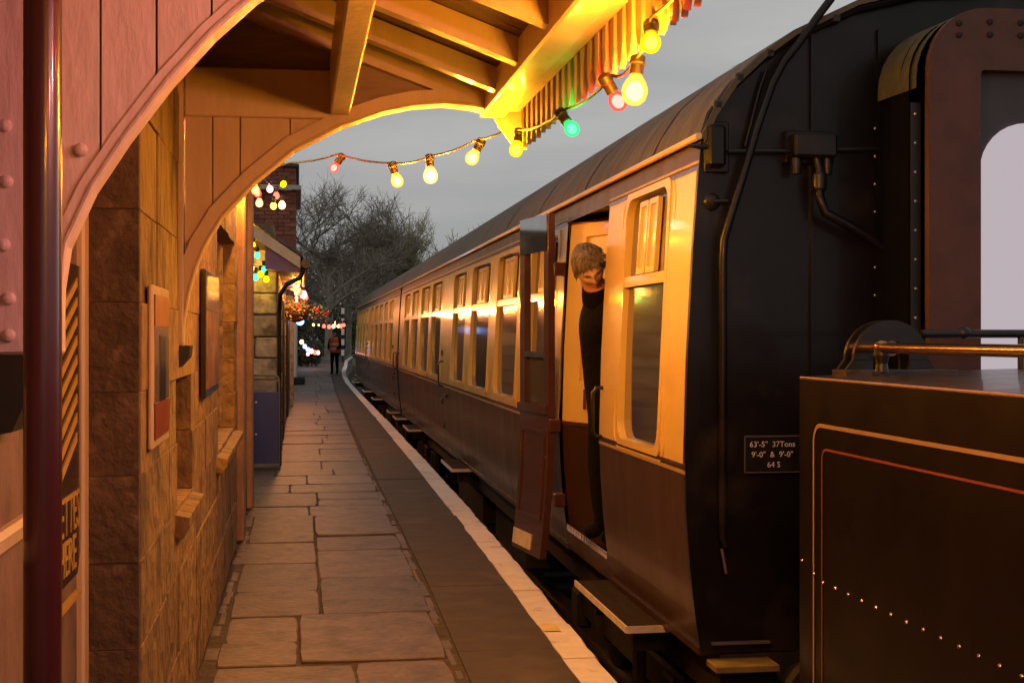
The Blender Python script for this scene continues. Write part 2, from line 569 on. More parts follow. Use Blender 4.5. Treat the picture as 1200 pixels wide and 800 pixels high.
# ------------------------------------------------------------------ ground, track, platform
EDGE = [(-6, 1.40), (6.3, 1.457), (8, 1.495), (10.3, 1.535), (14, 1.585), (18, 1.615), (27, 1.665), (40, 1.70), (48, 1.74), (56, 1.88), (64, 2.10), (76, 2.60), (90, 3.1), (108, 4.1)]
INNER = [(-6, 1.22), (6.3, 1.282), (8.7, 1.325), (11, 1.357), (15.7, 1.40), (24.6, 1.465), (38, 1.52), (48, 1.57), (56, 1.70), (64, 1.93), (76, 2.42), (90, 2.92), (108, 3.9)]
FLAGE = [(-6, 0.70), (6.4, 0.758), (8.8, 0.795), (12, 0.815), (17, 0.835), (25, 0.90), (40, 1.05), (56, 1.30), (76, 1.9), (108, 3.2)]

g = MB()
g.add([(-400, -60, -1.06), (400, -60, -1.06), (400, 900, -1.06), (-400, 900, -1.06)], [(0, 1, 2, 3)])
tag(g.build('ground', 'grass_ground'), kind='structure')

b = MB()
ys = [-8, 6, 14, 27, 40, 52, 64, 76, 90, 110]
TRK = [(-8, 3.12), (27, 3.2), (46, 3.2), (66, 4.0), (90, 6.0), (110, 8.2)]
for y0, y1 in zip(ys[:-1], ys[1:]):
    c0, c1 = lerp_path(TRK, y0), lerp_path(TRK, y1)
    b.add([(c0 - 2.0, y0, -1.02), (c0 + 2.4, y0, -1.02), (c1 + 2.4, y1, -1.02), (c1 - 2.0, y1, -1.02)], [(0, 1, 2, 3)])
ballast = tag(b.build('track_bed', 'ballast'), kind='structure')
slp = MB().box(-1.25, 1.25, -0.125, 0.125, -1.03, -0.955, 0.012).mesh('sleeper', 'sleeper')
y = -1.0
while y < 40:
    o = link('sleeper', slp, ballast, (lerp_path(TRK, y), y, 0), (0, 0, R.uniform(-.01, .01)))
    y += 0.75 if y < 22 else 1.5
for s in (-1, 1):
    rl = MB()
    for y0, y1 in zip(ys[:-1], ys[1:]):
        c0, c1 = lerp_path(TRK, y0) + s * 0.75, lerp_path(TRK, y1) + s * 0.75
        for (wd, za, zb) in ((0.065, -0.955, -0.935), (0.012, -0.935, -0.86), (0.035, -0.86, -0.815)):
            A = [(c0 - wd, y0, za), (c0 + wd, y0, za), (c0 + wd, y0, zb), (c0 - wd, y0, zb)]
            B = [(c1 - wd, y1, za), (c1 + wd, y1, za), (c1 + wd, y1, zb), (c1 - wd, y1, zb)]
            rl.strip(A, B, True)
    rl.build('rail', 'rail_steel', ballast)

# platform body: bedding sheet under flags and tarmac, brick face towards the track
plat = MB()
ysp = [-6, 0, 3, 6.3, 8, 10.3, 14, 18, 22, 27, 33, 40, 48, 56, 64, 76, 90, 108]
A, B, C, D = [], [], [], []
for yv in ysp:
    e = lerp_path(EDGE, yv) - 0.05
    A.append((-14, yv, -0.010)); B.append((e, yv, -0.010)); C.append((e, yv, -1.06)); D.append((-14, yv, -1.06))
plat.strip(A, B).strip(B, C)
plat.add([A[-1], B[-1], C[-1], D[-1]], [(0, 1, 2, 3)])
platform = tag(plat.build('platform', 'flag_joint'), kind='structure')
fc = MB()
for i in range(len(ysp) - 1):
    y0, y1 = ysp[i], ysp[i + 1]
    e0, e1 = lerp_path(EDGE, y0) - 0.035, lerp_path(EDGE, y1) - 0.035
    fc.add([(e0, y0, -1.05), (e0, y0, -0.05), (e1, y1, -0.05), (e1, y1, -1.05)], [(0, 1, 2, 3)])
fc.build('platform_face', 'brick_face', platform)

# tarmac band
tb = MB()
tj = [-6, 2, 4.6, 7.05, 8.9, 10.2, 12.4, 15.6, 18.5, 22, 27, 33, 40, 48, 56, 64, 76, 90, 108]
for i, (y0, y1) in enumerate(zip(tj[:-1], tj[1:])):
    gp = 0.006 if y0 < 30 else 0
    y0 += gp
    n = 6 if y0 < 30 else 2
    row = [y0 + (y1 - y0) * k / n for k in range(n + 1)]
    z = R.uniform(-.003, .003) if y0 < 30 else 0
    L = [(lerp_path(FLAGE, t) + 0.03, t, z) for t in row]
    Rr = [(lerp_path(INNER, t) + 0.012, t, z) for t in row]
    tb.strip(L, Rr)
    tb.strip([(p[0], p[1], -0.04) for p in L], L)
    tb.add([(L[0][0], L[0][1], -.04), (Rr[0][0], Rr[0][1], -.04), Rr[0], L[0]], [(0, 1, 2, 3)])
tb.build('tarmac_strip', 'tarmac', platform)

# white painted coping slabs along the edge
y = -3.0
while y < 106:
    ln = (R.uniform(0.75, 1.15) if y < 30 else 3.0)
    if 6.9 < y + ln < 7.3: ln = 7.1 - y
    ya, yb = y + 0.004, y + ln - 0.004
    m = MB()
    n = 8 if y < 20 else 3
    dz = R.uniform(-0.005, 0.004)
    row = [ya + (yb - ya) * k / n for k in range(n + 1)]
    jit = [R.uniform(-0.006, 0.006) for _ in row] if y < 30 else [0] * len(row)
    Li = [(lerp_path(INNER, t) + j * .6, t, 0.005 + dz) for t, j in zip(row, jit)]
    Ro = [(lerp_path(EDGE, t) - 0.014 + j, t, 0.005 + dz) for t, j in zip(row, jit)]
    Re = [(lerp_path(EDGE, t) + j, t, -0.010 + dz) for t, j in zip(row, jit)]
    Rb = [(lerp_path(EDGE, t) + j, t, -0.075 + dz) for t, j in zip(row, jit)]
    Lb = [(p[0], p[1], -0.075) for p in Li]
    m.strip(Li, Ro).strip(Ro, Re).strip(Re, Rb).strip(Lb, Li)
    for k in (0, -1):
        m.add([Lb[k], Li[k], Ro[k], Re[k], Rb[k]], [(0, 1, 2, 3, 4)])
    m.build('edge_slab', 'white_edge', platform)
    y += ln
MB().add([(1.305, 7.42, 0.0125), (1.395, 7.40, 0.0125), (1.40, 7.60, 0.0125), (1.318, 7.63, 0.0125)], [(0, 1, 2, 3)]).build('paint_patch', 'yellow_patch', platform)

# flagstones
def flag(x0, x1, y0, y1, gap=0.003, jt=0.006):
    x0 += gap; x1 -= gap; y0 += gap; y1 -= gap
    if x1 - x0 < .05 or y1 - y0 < .05: return
    pts = []
    for (ax, ay), (bx, by) in (((x0, y0), (x1, y0)), ((x1, y0), (x1, y1)), ((x1, y1), (x0, y1)), ((x0, y1), (x0, y0))):
        n = 5
        for k in range(n):
            t = k / n
            j = R.uniform(-jt, jt * .3) if k else 0
            px, py = ax + (bx - ax) * t, ay + (by - ay) * t
            if ay == by: py += j if ay == y1 else -j
            else: px += j if ax == x1 else -j
            pts.append((px, py))
    # blunt corners
    cx, cy = (x0 + x1) / 2, (y0 + y1) / 2
    for k in (0, 5, 10, 15):
        c = R.uniform(.01, .04)
        pts[k] = (pts[k][0] + (c if pts[k][0] < cx else -c) * .5, pts[k][1] + (c if pts[k][1] < cy else -c) * .5)
    dz = R.uniform(-0.007, 0.006)
    tx, ty = R.uniform(-.006, .006), R.uniform(-.006, .006)
    def zt(p): return dz + tx * (p[0] - cx) + ty * (p[1] - cy)
    def ins(p, d):
        v = Vector((cx - p[0], cy - p[1])).normalized() * d
        return (p[0] + v.x, p[1] + v.y)
    o = Vector((cx, cy))
    base = [(p[0] - cx, p[1] - cy, -0.045) for p in pts]
    low = [(p[0] - cx, p[1] - cy, zt(p) - 0.006) for p in pts]
    top = [(q[0] - cx, q[1] - cy, zt(p)) for p in pts for q in [ins(p, 0.007)]]
    m = MB()
    m.strip(base, low, True).strip(low, top, True)
    m.add(top, [tuple(range(len(top)))])
    return m.build('flagstone', 'flag', platform, loc=(cx, cy, 0))

left_j = [-1.6, -.6, .5, 1.5, 2.6, 3.6, 4.5, 5.35, 6.1, 6.90, 7.43, 8.10, 8.87, 9.98, 10.98, 12.55]
right_j = [-1.6, -.3, .9, 2.0, 3.0, 4.1, 5.3, 6.06, 6.93, 8.10, 9.35, 10.55, 11.3, 12.55]
def mid_x(y):
    return 0.27 if 6.06 < y < 6.93 else (0.0 if 6.9 < y < 8.1 else 0.13)
for a, c in zip(left_j[:-1], left_j[1:]):
    if a < 3: continue
    xl = -0.46 if a > 4.3 else -0.62
    flag(xl + R.uniform(0, .04) + .03, mid_x((a + c) / 2), a, c)
for a, c in zip(right_j[:-1], right_j[1:]):
    if a < 3: continue
    flag(mid_x((a + c) / 2), lerp_path(FLAGE, (a + c) / 2) - 0.03, a, c)
y = 12.55
while y < 64:
    ln = R.uniform(0.55, 1.15) if y < 30 else R.uniform(1.2, 2.0)
    xr = lerp_path(FLAGE, y + ln / 2) - 0.02
    xl = -0.46 if y + ln < 13.8 else (-1.9 if y + ln < 17.4 else -0.24)
    if y > 40: xl = -1.5
    x = xl
    cuts = [xl]
    while x < xr - 0.9:
        x += R.uniform(0.5, 0.95)
        cuts.append(x)
    if xr - cuts[-1] < .3: cuts.pop()
    cuts.append(xr)
    for x0, x1 in zip(cuts[:-1], cuts[1:]):
        if y < 30 and ln > .8 and R.random() < .35:
            t = R.uniform(.4, .6)
            flag(x0, x1, y, y + ln * t); flag(x0, x1, y + ln * t, y + ln)
        else:
            flag(x0, x1, y, y + ln)
    y += ln
fl = MB()
fl.box(-13.9, -1.55, 40, 107, -0.04, -0.012)
for y0, y1 in ((64, 76), (76, 90), (90, 107)):
    fl.add([(-1.5, y0, -.004), (lerp_path(FLAGE, y0), y0, -.004), (lerp_path(FLAGE, y1), y1, -.004), (-1.5, y1, -.004)], [(0, 1, 2, 3)])
fl.build('far_paving', 'flag', platform)
# rough small stones where flags meet tarmac, and cobbles against the wall
y = 5.2
while y < 19:
    ln = R.uniform(.12, .5)
    x = lerp_path(FLAGE, y) - 0.012
    w = R.uniform(.010, .030)
    MB().box(-w, w, -ln / 2 + .003, ln / 2 - .003, -.04, R.uniform(-.012, .001), .005).build('edging_stone', 'flag', platform, loc=(x + R.uniform(-.008, .008), y + ln / 2, 0))
    y += ln
y = 5.4
while y < 13.3:
    ln = R.uniform(.10, .42)
    w = R.uniform(.02, .045)
    MB().box(-w, w, -ln / 2 + .005, ln / 2 - .005, -.04, R.uniform(-.012, .003), .005).build('edging_stone', 'flag', platform, loc=(-.435 + R.uniform(-.01, .015), y + ln / 2, 0))
    y += ln

# ------------------------------------------------------------------ station building
WX, RX = -0.47, -0.64      # main wall face, recessed wall face near the porch
bld = thing('station_building', 'stone station building beside the platform carrying the timber canopy', 'building', (0, 0, 0))
core = MB()
core.box(-5, WX - .055, 4.37, 5.55, -.05, 3.25)
core.box(-5, WX - .17, 5.55, 6.45, -.05, 3.25)
core.box(-5, WX - .055, 6.45, 8.3, -.05, 3.25)
core.box(-5, WX - .22, 8.3, 10.65, -.05, 3.25)
core.box(-5, WX - .055, 10.65, 13.45, -.05, 3.25)
core.box(-5, RX - .03, -4, 4.37, -.05, 3.25)
core.build('wall_core', 'mortar', bld)
OPEN = [(5.62, 6.38, .93, 1.43), (8.38, 10.58, .92, 2.28)]
def wall_block(x0, x1, y0, y1, z0, z1, m, c=.0025):
    o = MB().box(-(x1 - x0) / 2, (x1 - x0) / 2, -(y1 - y0) / 2, (y1 - y0) / 2, -(z1 - z0) / 2, (z1 - z0) / 2, c)
    o.build('stone_block', m, bld, loc=((x0 + x1) / 2, (y0 + y1) / 2, (z0 + z1) / 2))
zc = [0, .34, .66, .92, 1.18, 1.43, 1.70, 1.98, 2.28, 2.56, 2.84, 3.1]
for z0, z1 in zip(zc[:-1], zc[1:]):
    y = 4.35
    k = 0
    stops = [13.45]
    for oy0, oy1, oz0, oz1 in OPEN:
        if z0 < oz1 - .01 and z1 > oz0 + .01: stops += [oy0, oy1]
    stops.sort()
    while y < 13.4:
        ln = R.uniform(.42, .95)
        nx = [s for s in stops if s > y + .02][0]
        y1 = nx if y + ln > nx - .2 else y + ln
        inside = any(z0 < oz1 - .01 and z1 > oz0 + .01 and oy0 - .01 <= y and y1 <= oy1 + .01 for oy0, oy1, oz0, oz1 in OPEN)
        if not inside:
            pr = R.uniform(-.006, .004)
            wall_block(WX - .30, WX + pr, y + .0008, y1 - .0008, z0 + .0008, z1 - .0008, 'stone')
        y = y1
# pier end face: rough stones looking back along the platform, their shade put into a darker colour (they back on to the recess)
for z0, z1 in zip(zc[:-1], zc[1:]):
    wall_block(RX - .12, WX - .003, 4.313 + R.uniform(-.002, .003), 4.352, z0, z1 - .001, 'stone_shaded', .0015)
# recessed wall: plaster face, timber strip beside the pier, dado mould
MB().box(RX - .05, RX, -3, 4.30, 0, 3.1).build('plaster_face', 'plaster', bld)
MB().box(RX - .01, RX + .022, 4.225, 4.318, 0, 2.35, .008).build('door_jamb', 'cream_wood', bld)
MB().box(RX - .01, RX + .03, -1, 3.62, 1.135, 1.185, .012).build('dado_rail', 'cream_wood', bld)
MB().box(RX - .01, RX + .012, 2.86, 2.90, 1.19, 1.50, .004).build('door_stop', 'cream_wood', bld)
# sills
def sill(y0, y1, z, d=.10):
    m = MB()
    m.prism([(WX - .2, z - .11), (WX + d * .55, z - .12), (WX + d, z - .075), (WX + d, z - .04), (WX - .2, z + .012)], 1, y0, y1)
    m.build('window_sill', 'stone', bld)
sill(5.58, 6.42, .93, .05)
sill(8.3, 10.7, .92, .06)
# blank slot behind the corbel
MB().box(WX - .16, WX - .145, 5.6, 6.4, .9, 1.45).build('slot_back', 'stone', bld)
# mullioned window
wnd = MB().box(WX - .17, WX - .11, 8.38, 8.46, .93, 2.28, .006).box(WX - .17, WX - .11, 10.50, 10.58, .93, 2.28, .006)
wnd.box(WX - .17, WX - .11, 8.46, 10.50, 2.20, 2.28, .006).box(WX - .17, WX - .11, 8.46, 10.50, .93, 1.0, .006)
wo = wnd.build('window', 'cream_wood', bld)
MB().box(WX - .17, WX - .03, 9.40, 9.52, 1.0, 2.2, .015).build('mullion', 'stone', wo)
for y0, y1 in ((8.46, 9.40), (9.52, 10.50)):
    MB().box(WX - .15, WX - .142, y0, y1, 1.0, 2.2).build('pane', 'building_glass', wo)
MB().box(WX - .02, WX + .05, 11.05, 11.45, 0, 3.1, .015).build('pilaster', 'stone_pinklit', bld)
MB().box(WX - .02, WX + .05, 13.1, 13.46, 0, 3.1, .015).build('pilaster', 'stone_pinklit', bld)
rf = MB()
rf.add([(-.35, 6.1, 3.10), (-.35, 13.7, 3.10), (-3.0, 13.7, 5.0), (-3.0, 6.1, 5.0)], [(0, 1, 2, 3)])
rf.add([(-5.6, 6.1, 3.10), (-5.6, 13.7, 3.10), (-3.0, 13.7, 4.99), (-3.0, 6.1, 4.99)], [(3, 2, 1, 0)])
rf.build('roof', 'slate', bld)

# ------------------------------------------------------------------ timber canopy
can = thing('platform_canopy', 'timber platform canopy with arched brackets and a dagged valance', 'canopy', (0, 0, 0))
def zroof(x): return 2.635 + (.78 - x) * .37
ARC = [(-.456, 1.555), (-.452, 1.66), (-.434, 1.764), (-.408, 1.86), (-.373, 1.953), (-.30, 2.075), (-.171, 2.214), (-.017, 2.345), (.172, 2.446), (.346, 2.509), (.46, 2.535), (.592, 2.547), (.70, 2.538), (.76, 2.527)]
ARC_N = [(-.503, 1.60), (-.500, 1.70), (-.487, 1.788), (-.434, 1.907), (-.363, 2.018), (-.274, 2.14), (-.183, 2.245), (-.092, 2.331), (.05, 2.43), (.22, 2.50), (.42, 2.545), (.592, 2.552), (.70, 2.54), (.76, 2.527)]
def offset(poly, d):
    out = []
    for i, p in enumerate(poly):
        a, c = poly[max(0, i - 1)], poly[min(len(poly) - 1, i + 1)]
        t = Vector((c[0] - a[0], c[1] - a[1])).normalized()
        out.append((p[0] - t.y * d, p[1] + t.x * d))
    return out
def arc_z(x, ARC=ARC):
    for (xa, za), (xb, zb) in zip(ARC[:-1], ARC[1:]):
        if xa <= x <= xb: return za + (zb - za) * (x - xa) / max(1e-6, xb - xa)
    return ARC[0][1] if x < ARC[0][0] else ARC[-1][1]
def bracket(Y, m, wallx, rw=.060, rp=.055):
    br = link('arched_bracket', None, can, (0, Y, 0))
    arcp = ARC if Y > 4 else ARC_N
    px_ = -.452 if Y > 4 else -.499
    rib = MB()
    out = offset(arcp, rw)
    n = len(arcp)
    for t0, t1, in_, ou in ((-rp, .055, arcp, out),):
        A0 = [(p[0], t0, p[1]) for p in in_]; A1 = [(p[0], t1, p[1]) for p in in_]
        B0 = [(p[0], t0, p[1]) for p in ou]; B1 = [(p[0], t1, p[1]) for p in ou]
        rib.strip(A0, A1).strip(B1, B0).strip(B0, A0).strip(A1, B1)
        rib.add([A0[0], A1[0], B1[0], B0[0]], [(0, 1, 2, 3)]).add([A0[-1], A1[-1], B1[-1], B0[-1]], [(3, 2, 1, 0)])
    rib.build('arch_rib', m, br)
    # small bead along the lower arris
    bead = MB().tube([(p[0], -rp - .002, p[1] + .008) for p in arcp], .006, 6)
    bead.build('bead', m, br)
    MB().box(wallx, px_, -.07 if Y > 4 else -.034, .045, 1.562, 3.0, .004).build('wall_post', m, br)
    MB().box(-.451, .20, -.045, .045, 2.475, 2.672, .006).build('tie_beam', m, br) if Y > 4 else None
    top = 2.474 if Y > 4 else 2.93
    xs = [-.498, -.416, -.30, -.185, -.07, .045, .16] if Y < 4 else [-.451, -.340, -.232, -.034, .12, .30, .5]
    for x0, x1 in zip(xs[:-1], xs[1:]):
        pts = []
        K = 6
        for k in range(K + 1):
            x = x0 + .0025 + (x1 - x0 - .005) * k / K
            pts.append((x, min(arc_z(x, arcp) + .035, top - .01)))
        if pts[0][1] >= top - .02 and pts[-1][1] >= top - .02: continue
        if Y > 4:
            ta = tt = top
            if x0 > .1: ta, tt = zroof(x0) - .11, zroof(x1) - .11
        else:
            ta, tt = zroof(x0) - .02, zroof(x1) - .02
        mb = MB().prism(pts + [(pts[-1][0], tt), (pts[0][0], ta)], 1, -.028 + R.uniform(-.002, .002), .0)
        mb.build('spandrel_board', m, br)
    # backing sheet closes the joints between the boards
    bx_ = [v / 20 for v in range(-9, 15)]
    bk_ = MB()
    lo_ = [(x, .006, max(1.60, min(arc_z(x, arcp) + .03, zroof(x) - .06))) for x in bx_]
    hi_ = [(x, .006, zroof(x) - .05) for x in bx_]
    bk_.strip(lo_, hi_).strip([(p[0], .016, p[2]) for p in hi_], [(p[0], .016, p[2]) for p in lo_])
    bk_.build('backing_panel', 'roof_board', br)
    # principal rafter under the roof boards
    pr = [(-.45, zroof(-.45) - .02), (.754, zroof(.754) - .02), (.754, zroof(.754) - .115), (-.45, zroof(-.45) - .13)]
    MB().prism(pr, 1, -.05, .05).build('principal_rafter', m, br)
    # iron corbel block
    cb = MB()
    q = px_ + .027 if Y > 4 else px_ - .012
    cb.prism([(wallx - .02, 1.56), (q, 1.56), (q - .005, 1.515), (q - .045, 1.47), (q - .075, 1.40), (wallx - .02, 1.385)], 1, -.085, .085)
    cb.build('corbel', 'dark_green_iron', br)
    return br
nb = bracket(3.1, 'cream_pinklit', -.645, .030, .036)
fb = bracket(5.75, 'cream_wood', -.56)
bolt = MB().lathe([(.0145, .004), (.014, -.003), (.010, -.008), (.004, -.0105), (.001, -.011)], (0, 0, 0), 1, 14).mesh('bolt', 'cream_pinklit', True)
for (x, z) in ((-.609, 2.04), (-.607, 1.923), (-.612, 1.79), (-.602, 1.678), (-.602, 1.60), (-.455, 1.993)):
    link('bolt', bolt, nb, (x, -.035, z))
# longitudinal purlin, wall plate, outer beam
MB().box(.125, .205, -2, 5.70, 2.49, 2.72, .007).build('purlin', 'cream_wood', can)
MB().box(-.64, -.50, -2, 5.95, 2.98, 3.12, .007).build('wall_plate', 'cream_wood', can)
MB().box(.755, .862, -2, 5.86, 2.518, 2.64, .008).build('edge_beam', 'cream_wood', can)
# common rafters
ry = [.2, .85, 1.5, 2.15, 2.62, 3.6, 4.25, 4.85, 5.4]
for yv in ry:
    pr = [(-.55, zroof(-.55) - .004), (.757, zroof(.757) - .004), (.757, zroof(.757) - .095), (-.55, zroof(-.55) - .095)]
    MB().prism(pr, 1, yv - .035, yv + .035).build('rafter', 'cream_wood', can)
# roof boards run down the slope, slightly lapped
yb_ = -1.0
while yb_ < 5.86:
    w = R.uniform(.125, .15)
    e_ = min(yb_ + w - .004, 5.88)
    dz = R.uniform(0, .006)
    bd = MB().prism([(-.62, zroof(-.62) + dz), (.93, zroof(.93) + dz), (.93, zroof(.93) + .02 + dz), (-.62, zroof(-.62) + .02 + dz)], 1, -(e_ - yb_) / 2, (e_ - yb_) / 2)
    bd.build('roof_board', 'roof_board', can, loc=(0, (yb_ + e_) / 2, 0))
    yb_ += w
rs = MB().prism([(-.64, zroof(-.64) + .025), (.95, zroof(.95) + .025), (.95, zroof(.95) + .045), (-.64, zroof(-.64) + .045)], 1, -2.02, 5.95)
rs.build('roof_covering', 'slate', can)
# valance: rows of pointed boards hanging from the edge beam
y = -.8
kv = 0
vb = MB()
w = .056
vb.prism([(-w / 2 + .004, 2.60), (w / 2 - .004, 2.60), (w / 2 - .004, 2.445), (w * .26, 2.418), (0, 2.385), (-w * .26, 2.418), (-w / 2 + .004, 2.445)], 0, .930, .948)
vbm = vb.mesh('valance_board', 'cream_wood')
while y < 5.86:
    link('valance_board', vbm, can, (-.008 if kv % 2 else R.uniform(0, .002), y, R.uniform(-.004, .004)))
    y += w; kv += 1
MB().box(.862, .926, -2, 5.86, 2.545, 2.57, .004).build('soffit_board', 'cream_wood', can)
MB().box(.949, .965, -.9, 5.88, 2.545, 2.60, .004).build('valance_moulding', 'cream_wood', can)
MB().prism([(.80, 2.56), (.955, 2.56), (.955, 2.40), (.915, 2.385), (.84, 2.48)], 1, 5.862, 5.885).build('valance_end', 'cream_wood', can)

# downpipe
dp = thing('drainpipe', 'dark maroon iron drainpipe standing in front of the bolted timber post', 'drainpipe', (-.496, 2.85, 0))
MB().lathe([(.0365, 0), (.0365, 3.0)], (0, 0, 0), 2, 28).build('pipe', 'pipe_paint', dp, True)
for z in (.25, 2.72):
    MB().lathe([(.043, z), (.046, z + .01), (.046, z + .07), (.043, z + .08)], (0, 0, 0), 2, 28).build('collar', 'pipe_paint', dp, True)
    MB().box(-.14, -.03, -.012, .012, z + .02, z + .06).build('wall_bracket', 'pipe_paint', dp)

# enamel sign on the recessed wall
sg = thing('enamel_sign', 'black enamel sign with yellow stripes and lettering behind the drainpipe', 'sign', (RX, 0, 0))
yl, yr = 3.46, 4.21
oc = .06
MB().prism([(yl, .92), (yr - oc, .92), (yr, .92 + oc), (yr, 1.80), (yl, 1.80)], 0, .002, .014).build('panel', 'sign_black', sg)
MB().prism([(yl, .855), (yr - .02, .855), (yr - .02, .868), (yl, .868)], 0, .002, .02).build('rail', 'sign_yellow', sg)
for i in range(9):
    z = 1.20 + i * .055
    y0 = 4.13
    MB().prism([(3.55, z - .10), (y0, z + .10), (y0, z + .125), (3.55, z - .072)], 0, .0145, .017).build('stripe', 'sign_yellow', sg)
text('lettering', 'CIGARETTES', .155, 'sign_yellow', sg, (.0152, 3.47, 1.055), (rad(90), 0, rad(90)), .001, sx=.82)
text('lettering', 'HERE', .14, 'sign_yellow', sg, (.0152, 3.83, .945), (rad(90), 0, rad(90)), .001, sx=.9)

# framed railway poster and the glossy dark poster on the amber wall
ps = thing('poster_frame', 'narrow framed poster with orange top and red foot on the stone wall', 'poster', (WX, 0, 0))
MB().box(.002, .02, 4.50, 5.04, 1.24, 1.76, .006).build('frame', 'cream_wood', ps)
MB().box(.018, .0225, 4.53, 5.01, 1.27, 1.73).build('picture', 'poster_pale', ps)
MB().box(.0195, .0245, 4.53, 5.01, 1.63, 1.73).build('title_band', 'sign_orange', ps)
MB().box(.0195, .0245, 4.53, 5.01, 1.27, 1.385).build('foot_band', 'sign_red', ps)
MB().box(.0195, .0245, 4.68, 4.88, 1.385, 1.60).build('dark_panel', 'sign_black', ps)
p2 = thing('dark_poster', 'dark glossy poster in a thin black frame beside the mullioned window', 'poster', (WX, 0, 0))
MB().box(.004, .03, 6.85, 7.95, 1.30, 1.92, .005).build('frame', 'sign_black', p2)
MB().box(.028, .034, 6.89, 7.91, 1.34, 1.72).build('picture', 'poster_art', p2)
MB().box(.028, .0345, 6.89, 7.91, 1.725, 1.88).build('title_band', 'poster_pale', p2)

# ------------------------------------------------------------------ railway coaches
PROF = [(.17, 1.335), (.34, 1.362), (.55, 1.386), (.80, 1.403), (1.05, 1.41), (1.5, 1.398), (2.0, 1.372), (2.36, 1.345), (2.48, 1.335)]
def hw(z):
    for (a, xa), (b_, xb) in zip(PROF[:-1], PROF[1:]):
        if z <= b_: return xa + (xb - xa) * (z - a) / (b_ - a)
    return PROF[-1][1]
ROOF = [(1.352, 2.485), (1.30, 2.60), (1.20, 2.745), (1.06, 2.875), (.92, 2.975), (.62, 3.12), (.30, 3.20), (0, 3.225)]
LEN = 19.45
def cp(y, z, off=0.0):               # point on the platform side skin, off = towards the coach middle
    return (-hw(z) + off, y, z)
ZC = [.17, .34, .55, .80, 1.02, 1.05, 1.3, 1.5, 1.75, 2.0, 2.2, 2.36, 2.48]
def skin(z0, z1, opens, y0=0.0, y1=LEN, fn=cp):
    zs = sorted(set([z0, z1] + [z for z in ZC if z0 < z < z1] + [z for o in opens for z in o[2:] if z0 < z < z1]))
    ysx = sorted(set([y0, y1] + [v for o in opens for v in o[:2]]))
    m = MB()
    for za, zb in zip(zs[:-1], zs[1:]):
        for ya, yb in zip(ysx[:-1], ysx[1:]):
            zm, ym = (za + zb) / 2, (ya + yb) / 2
            if any(o[0] < ym < o[1] and o[2] < zm < o[3] for o in opens): continue
            m.add([fn(ya, za), fn(yb, za), fn(yb, zb), fn(ya, zb)], [(0, 3, 2, 1)])
    return m
def ring(outer, inner, o1, o0=0.012):
    """raised rounded frame lying on the curved side"""
    m = MB()
    m.strip([cp(*p, -o1) for p in outer], [cp(*p, -o1) for p in inner], True)
    m.strip([cp(*p, o0) for p in outer], [cp(*p, -o1) for p in outer], True)
    m.strip([cp(*p, -o1) for p in inner], [cp(*p, .035) for p in inner], True)
    return m
def cpatch(y0, y1, z0, z1, off, th=.012, n=3):
    """a thin plate that follows the side"""
    m = MB()
    zs = [z0 + (z1 - z0) * k / n for k in range(n + 1)]
    for s, o in ((0, off), (1, off + th)):
        A = [cp(y0, z, o) for z in zs]; B = [cp(y1, z, o) for z in zs]
        m.strip(A, B) if s else m.strip(B, A)
    A = [cp(y0, z, off) for z in zs]; B = [cp(y0, z, off + th) for z in zs]
    m.strip(A, B)
    A = [cp(y1, z, off) for z in zs]; B = [cp(y1, z, off + th) for z in zs]
    m.strip(B, A)
    m.add([cp(y0, z0, off), cp(y1, z0, off), cp(y1, z0, off + th), cp(y0, z0, off + th)], [(0, 1, 2, 3)])
    m.add([cp(y0, z1, off), cp(y1, z1, off), cp(y1, z1, off + th), cp(y0, z1, off + th)], [(3, 2, 1, 0)])
    return m

def coach_window(par, y0, y1, z0=1.085, z1=2.30, tr=1.86, bead=True):
    w = ring(rrect(y0 - .035, y1 + .035, z0 - .035, z1 + .035, .05), rrect(y0, y1, z0, z1, .10), .010).build('window', 'coach_cream', par, True)
    cpatch(y0 - .01, y1 + .01, tr, tr + .055, .002, .03, 1).build('transom', 'coach_cream', w)
    cpatch(y0 - .012, y1 + .012, z0 - .012, tr + .01, .030, .004, 4).build('pane', 'coach_glass', w)
    cpatch(y0 - .012, y1 + .012, tr + .045, z1 + .012, .034, .004, 3).build('pane', 'coach_glass', w)
    c, d = (y0 + y1) / 2, (y1 - y0)
    for a, e in ((c - .22 * d, c - .01), (c + .01, c + .22 * d)):
        v = ring(rrect(a, e, tr + .06, z1 - .03, .01, 2), rrect(a + .03, e - .03, tr + .09, z1 - .06, .01, 2), -.004, .028).build('vent_sash', 'coach_cream', w)
        cpatch(a + .028, e - .028, tr + .088, z1 - .058, .016, .004, 2).build('pane', 'vent_sash', w)
    if bead:
        ring(rrect(y0 - .12, y1 + .12, z0 - .05 - .012, z1 + .032, .12, 6), rrect(y0 - .108, y1 + .108, z0 - .05, z1 + .020, .11, 6), .004, .004).build('panel_bead', 'coach_cream', w)
    return w

def grab(par, y, z0=.98, z1=1.28, m='black_iron'):
    x = -hw(1.1)
    MB().tube([(x + .01, y, z1), (x - .035, y, z1), (x - .055, y, z1 - .03), (x - .055, y, z0 + .03), (x - .035, y, z0), (x + .01, y, z0)], .011, 8).build('grab_handle', m, par, True)

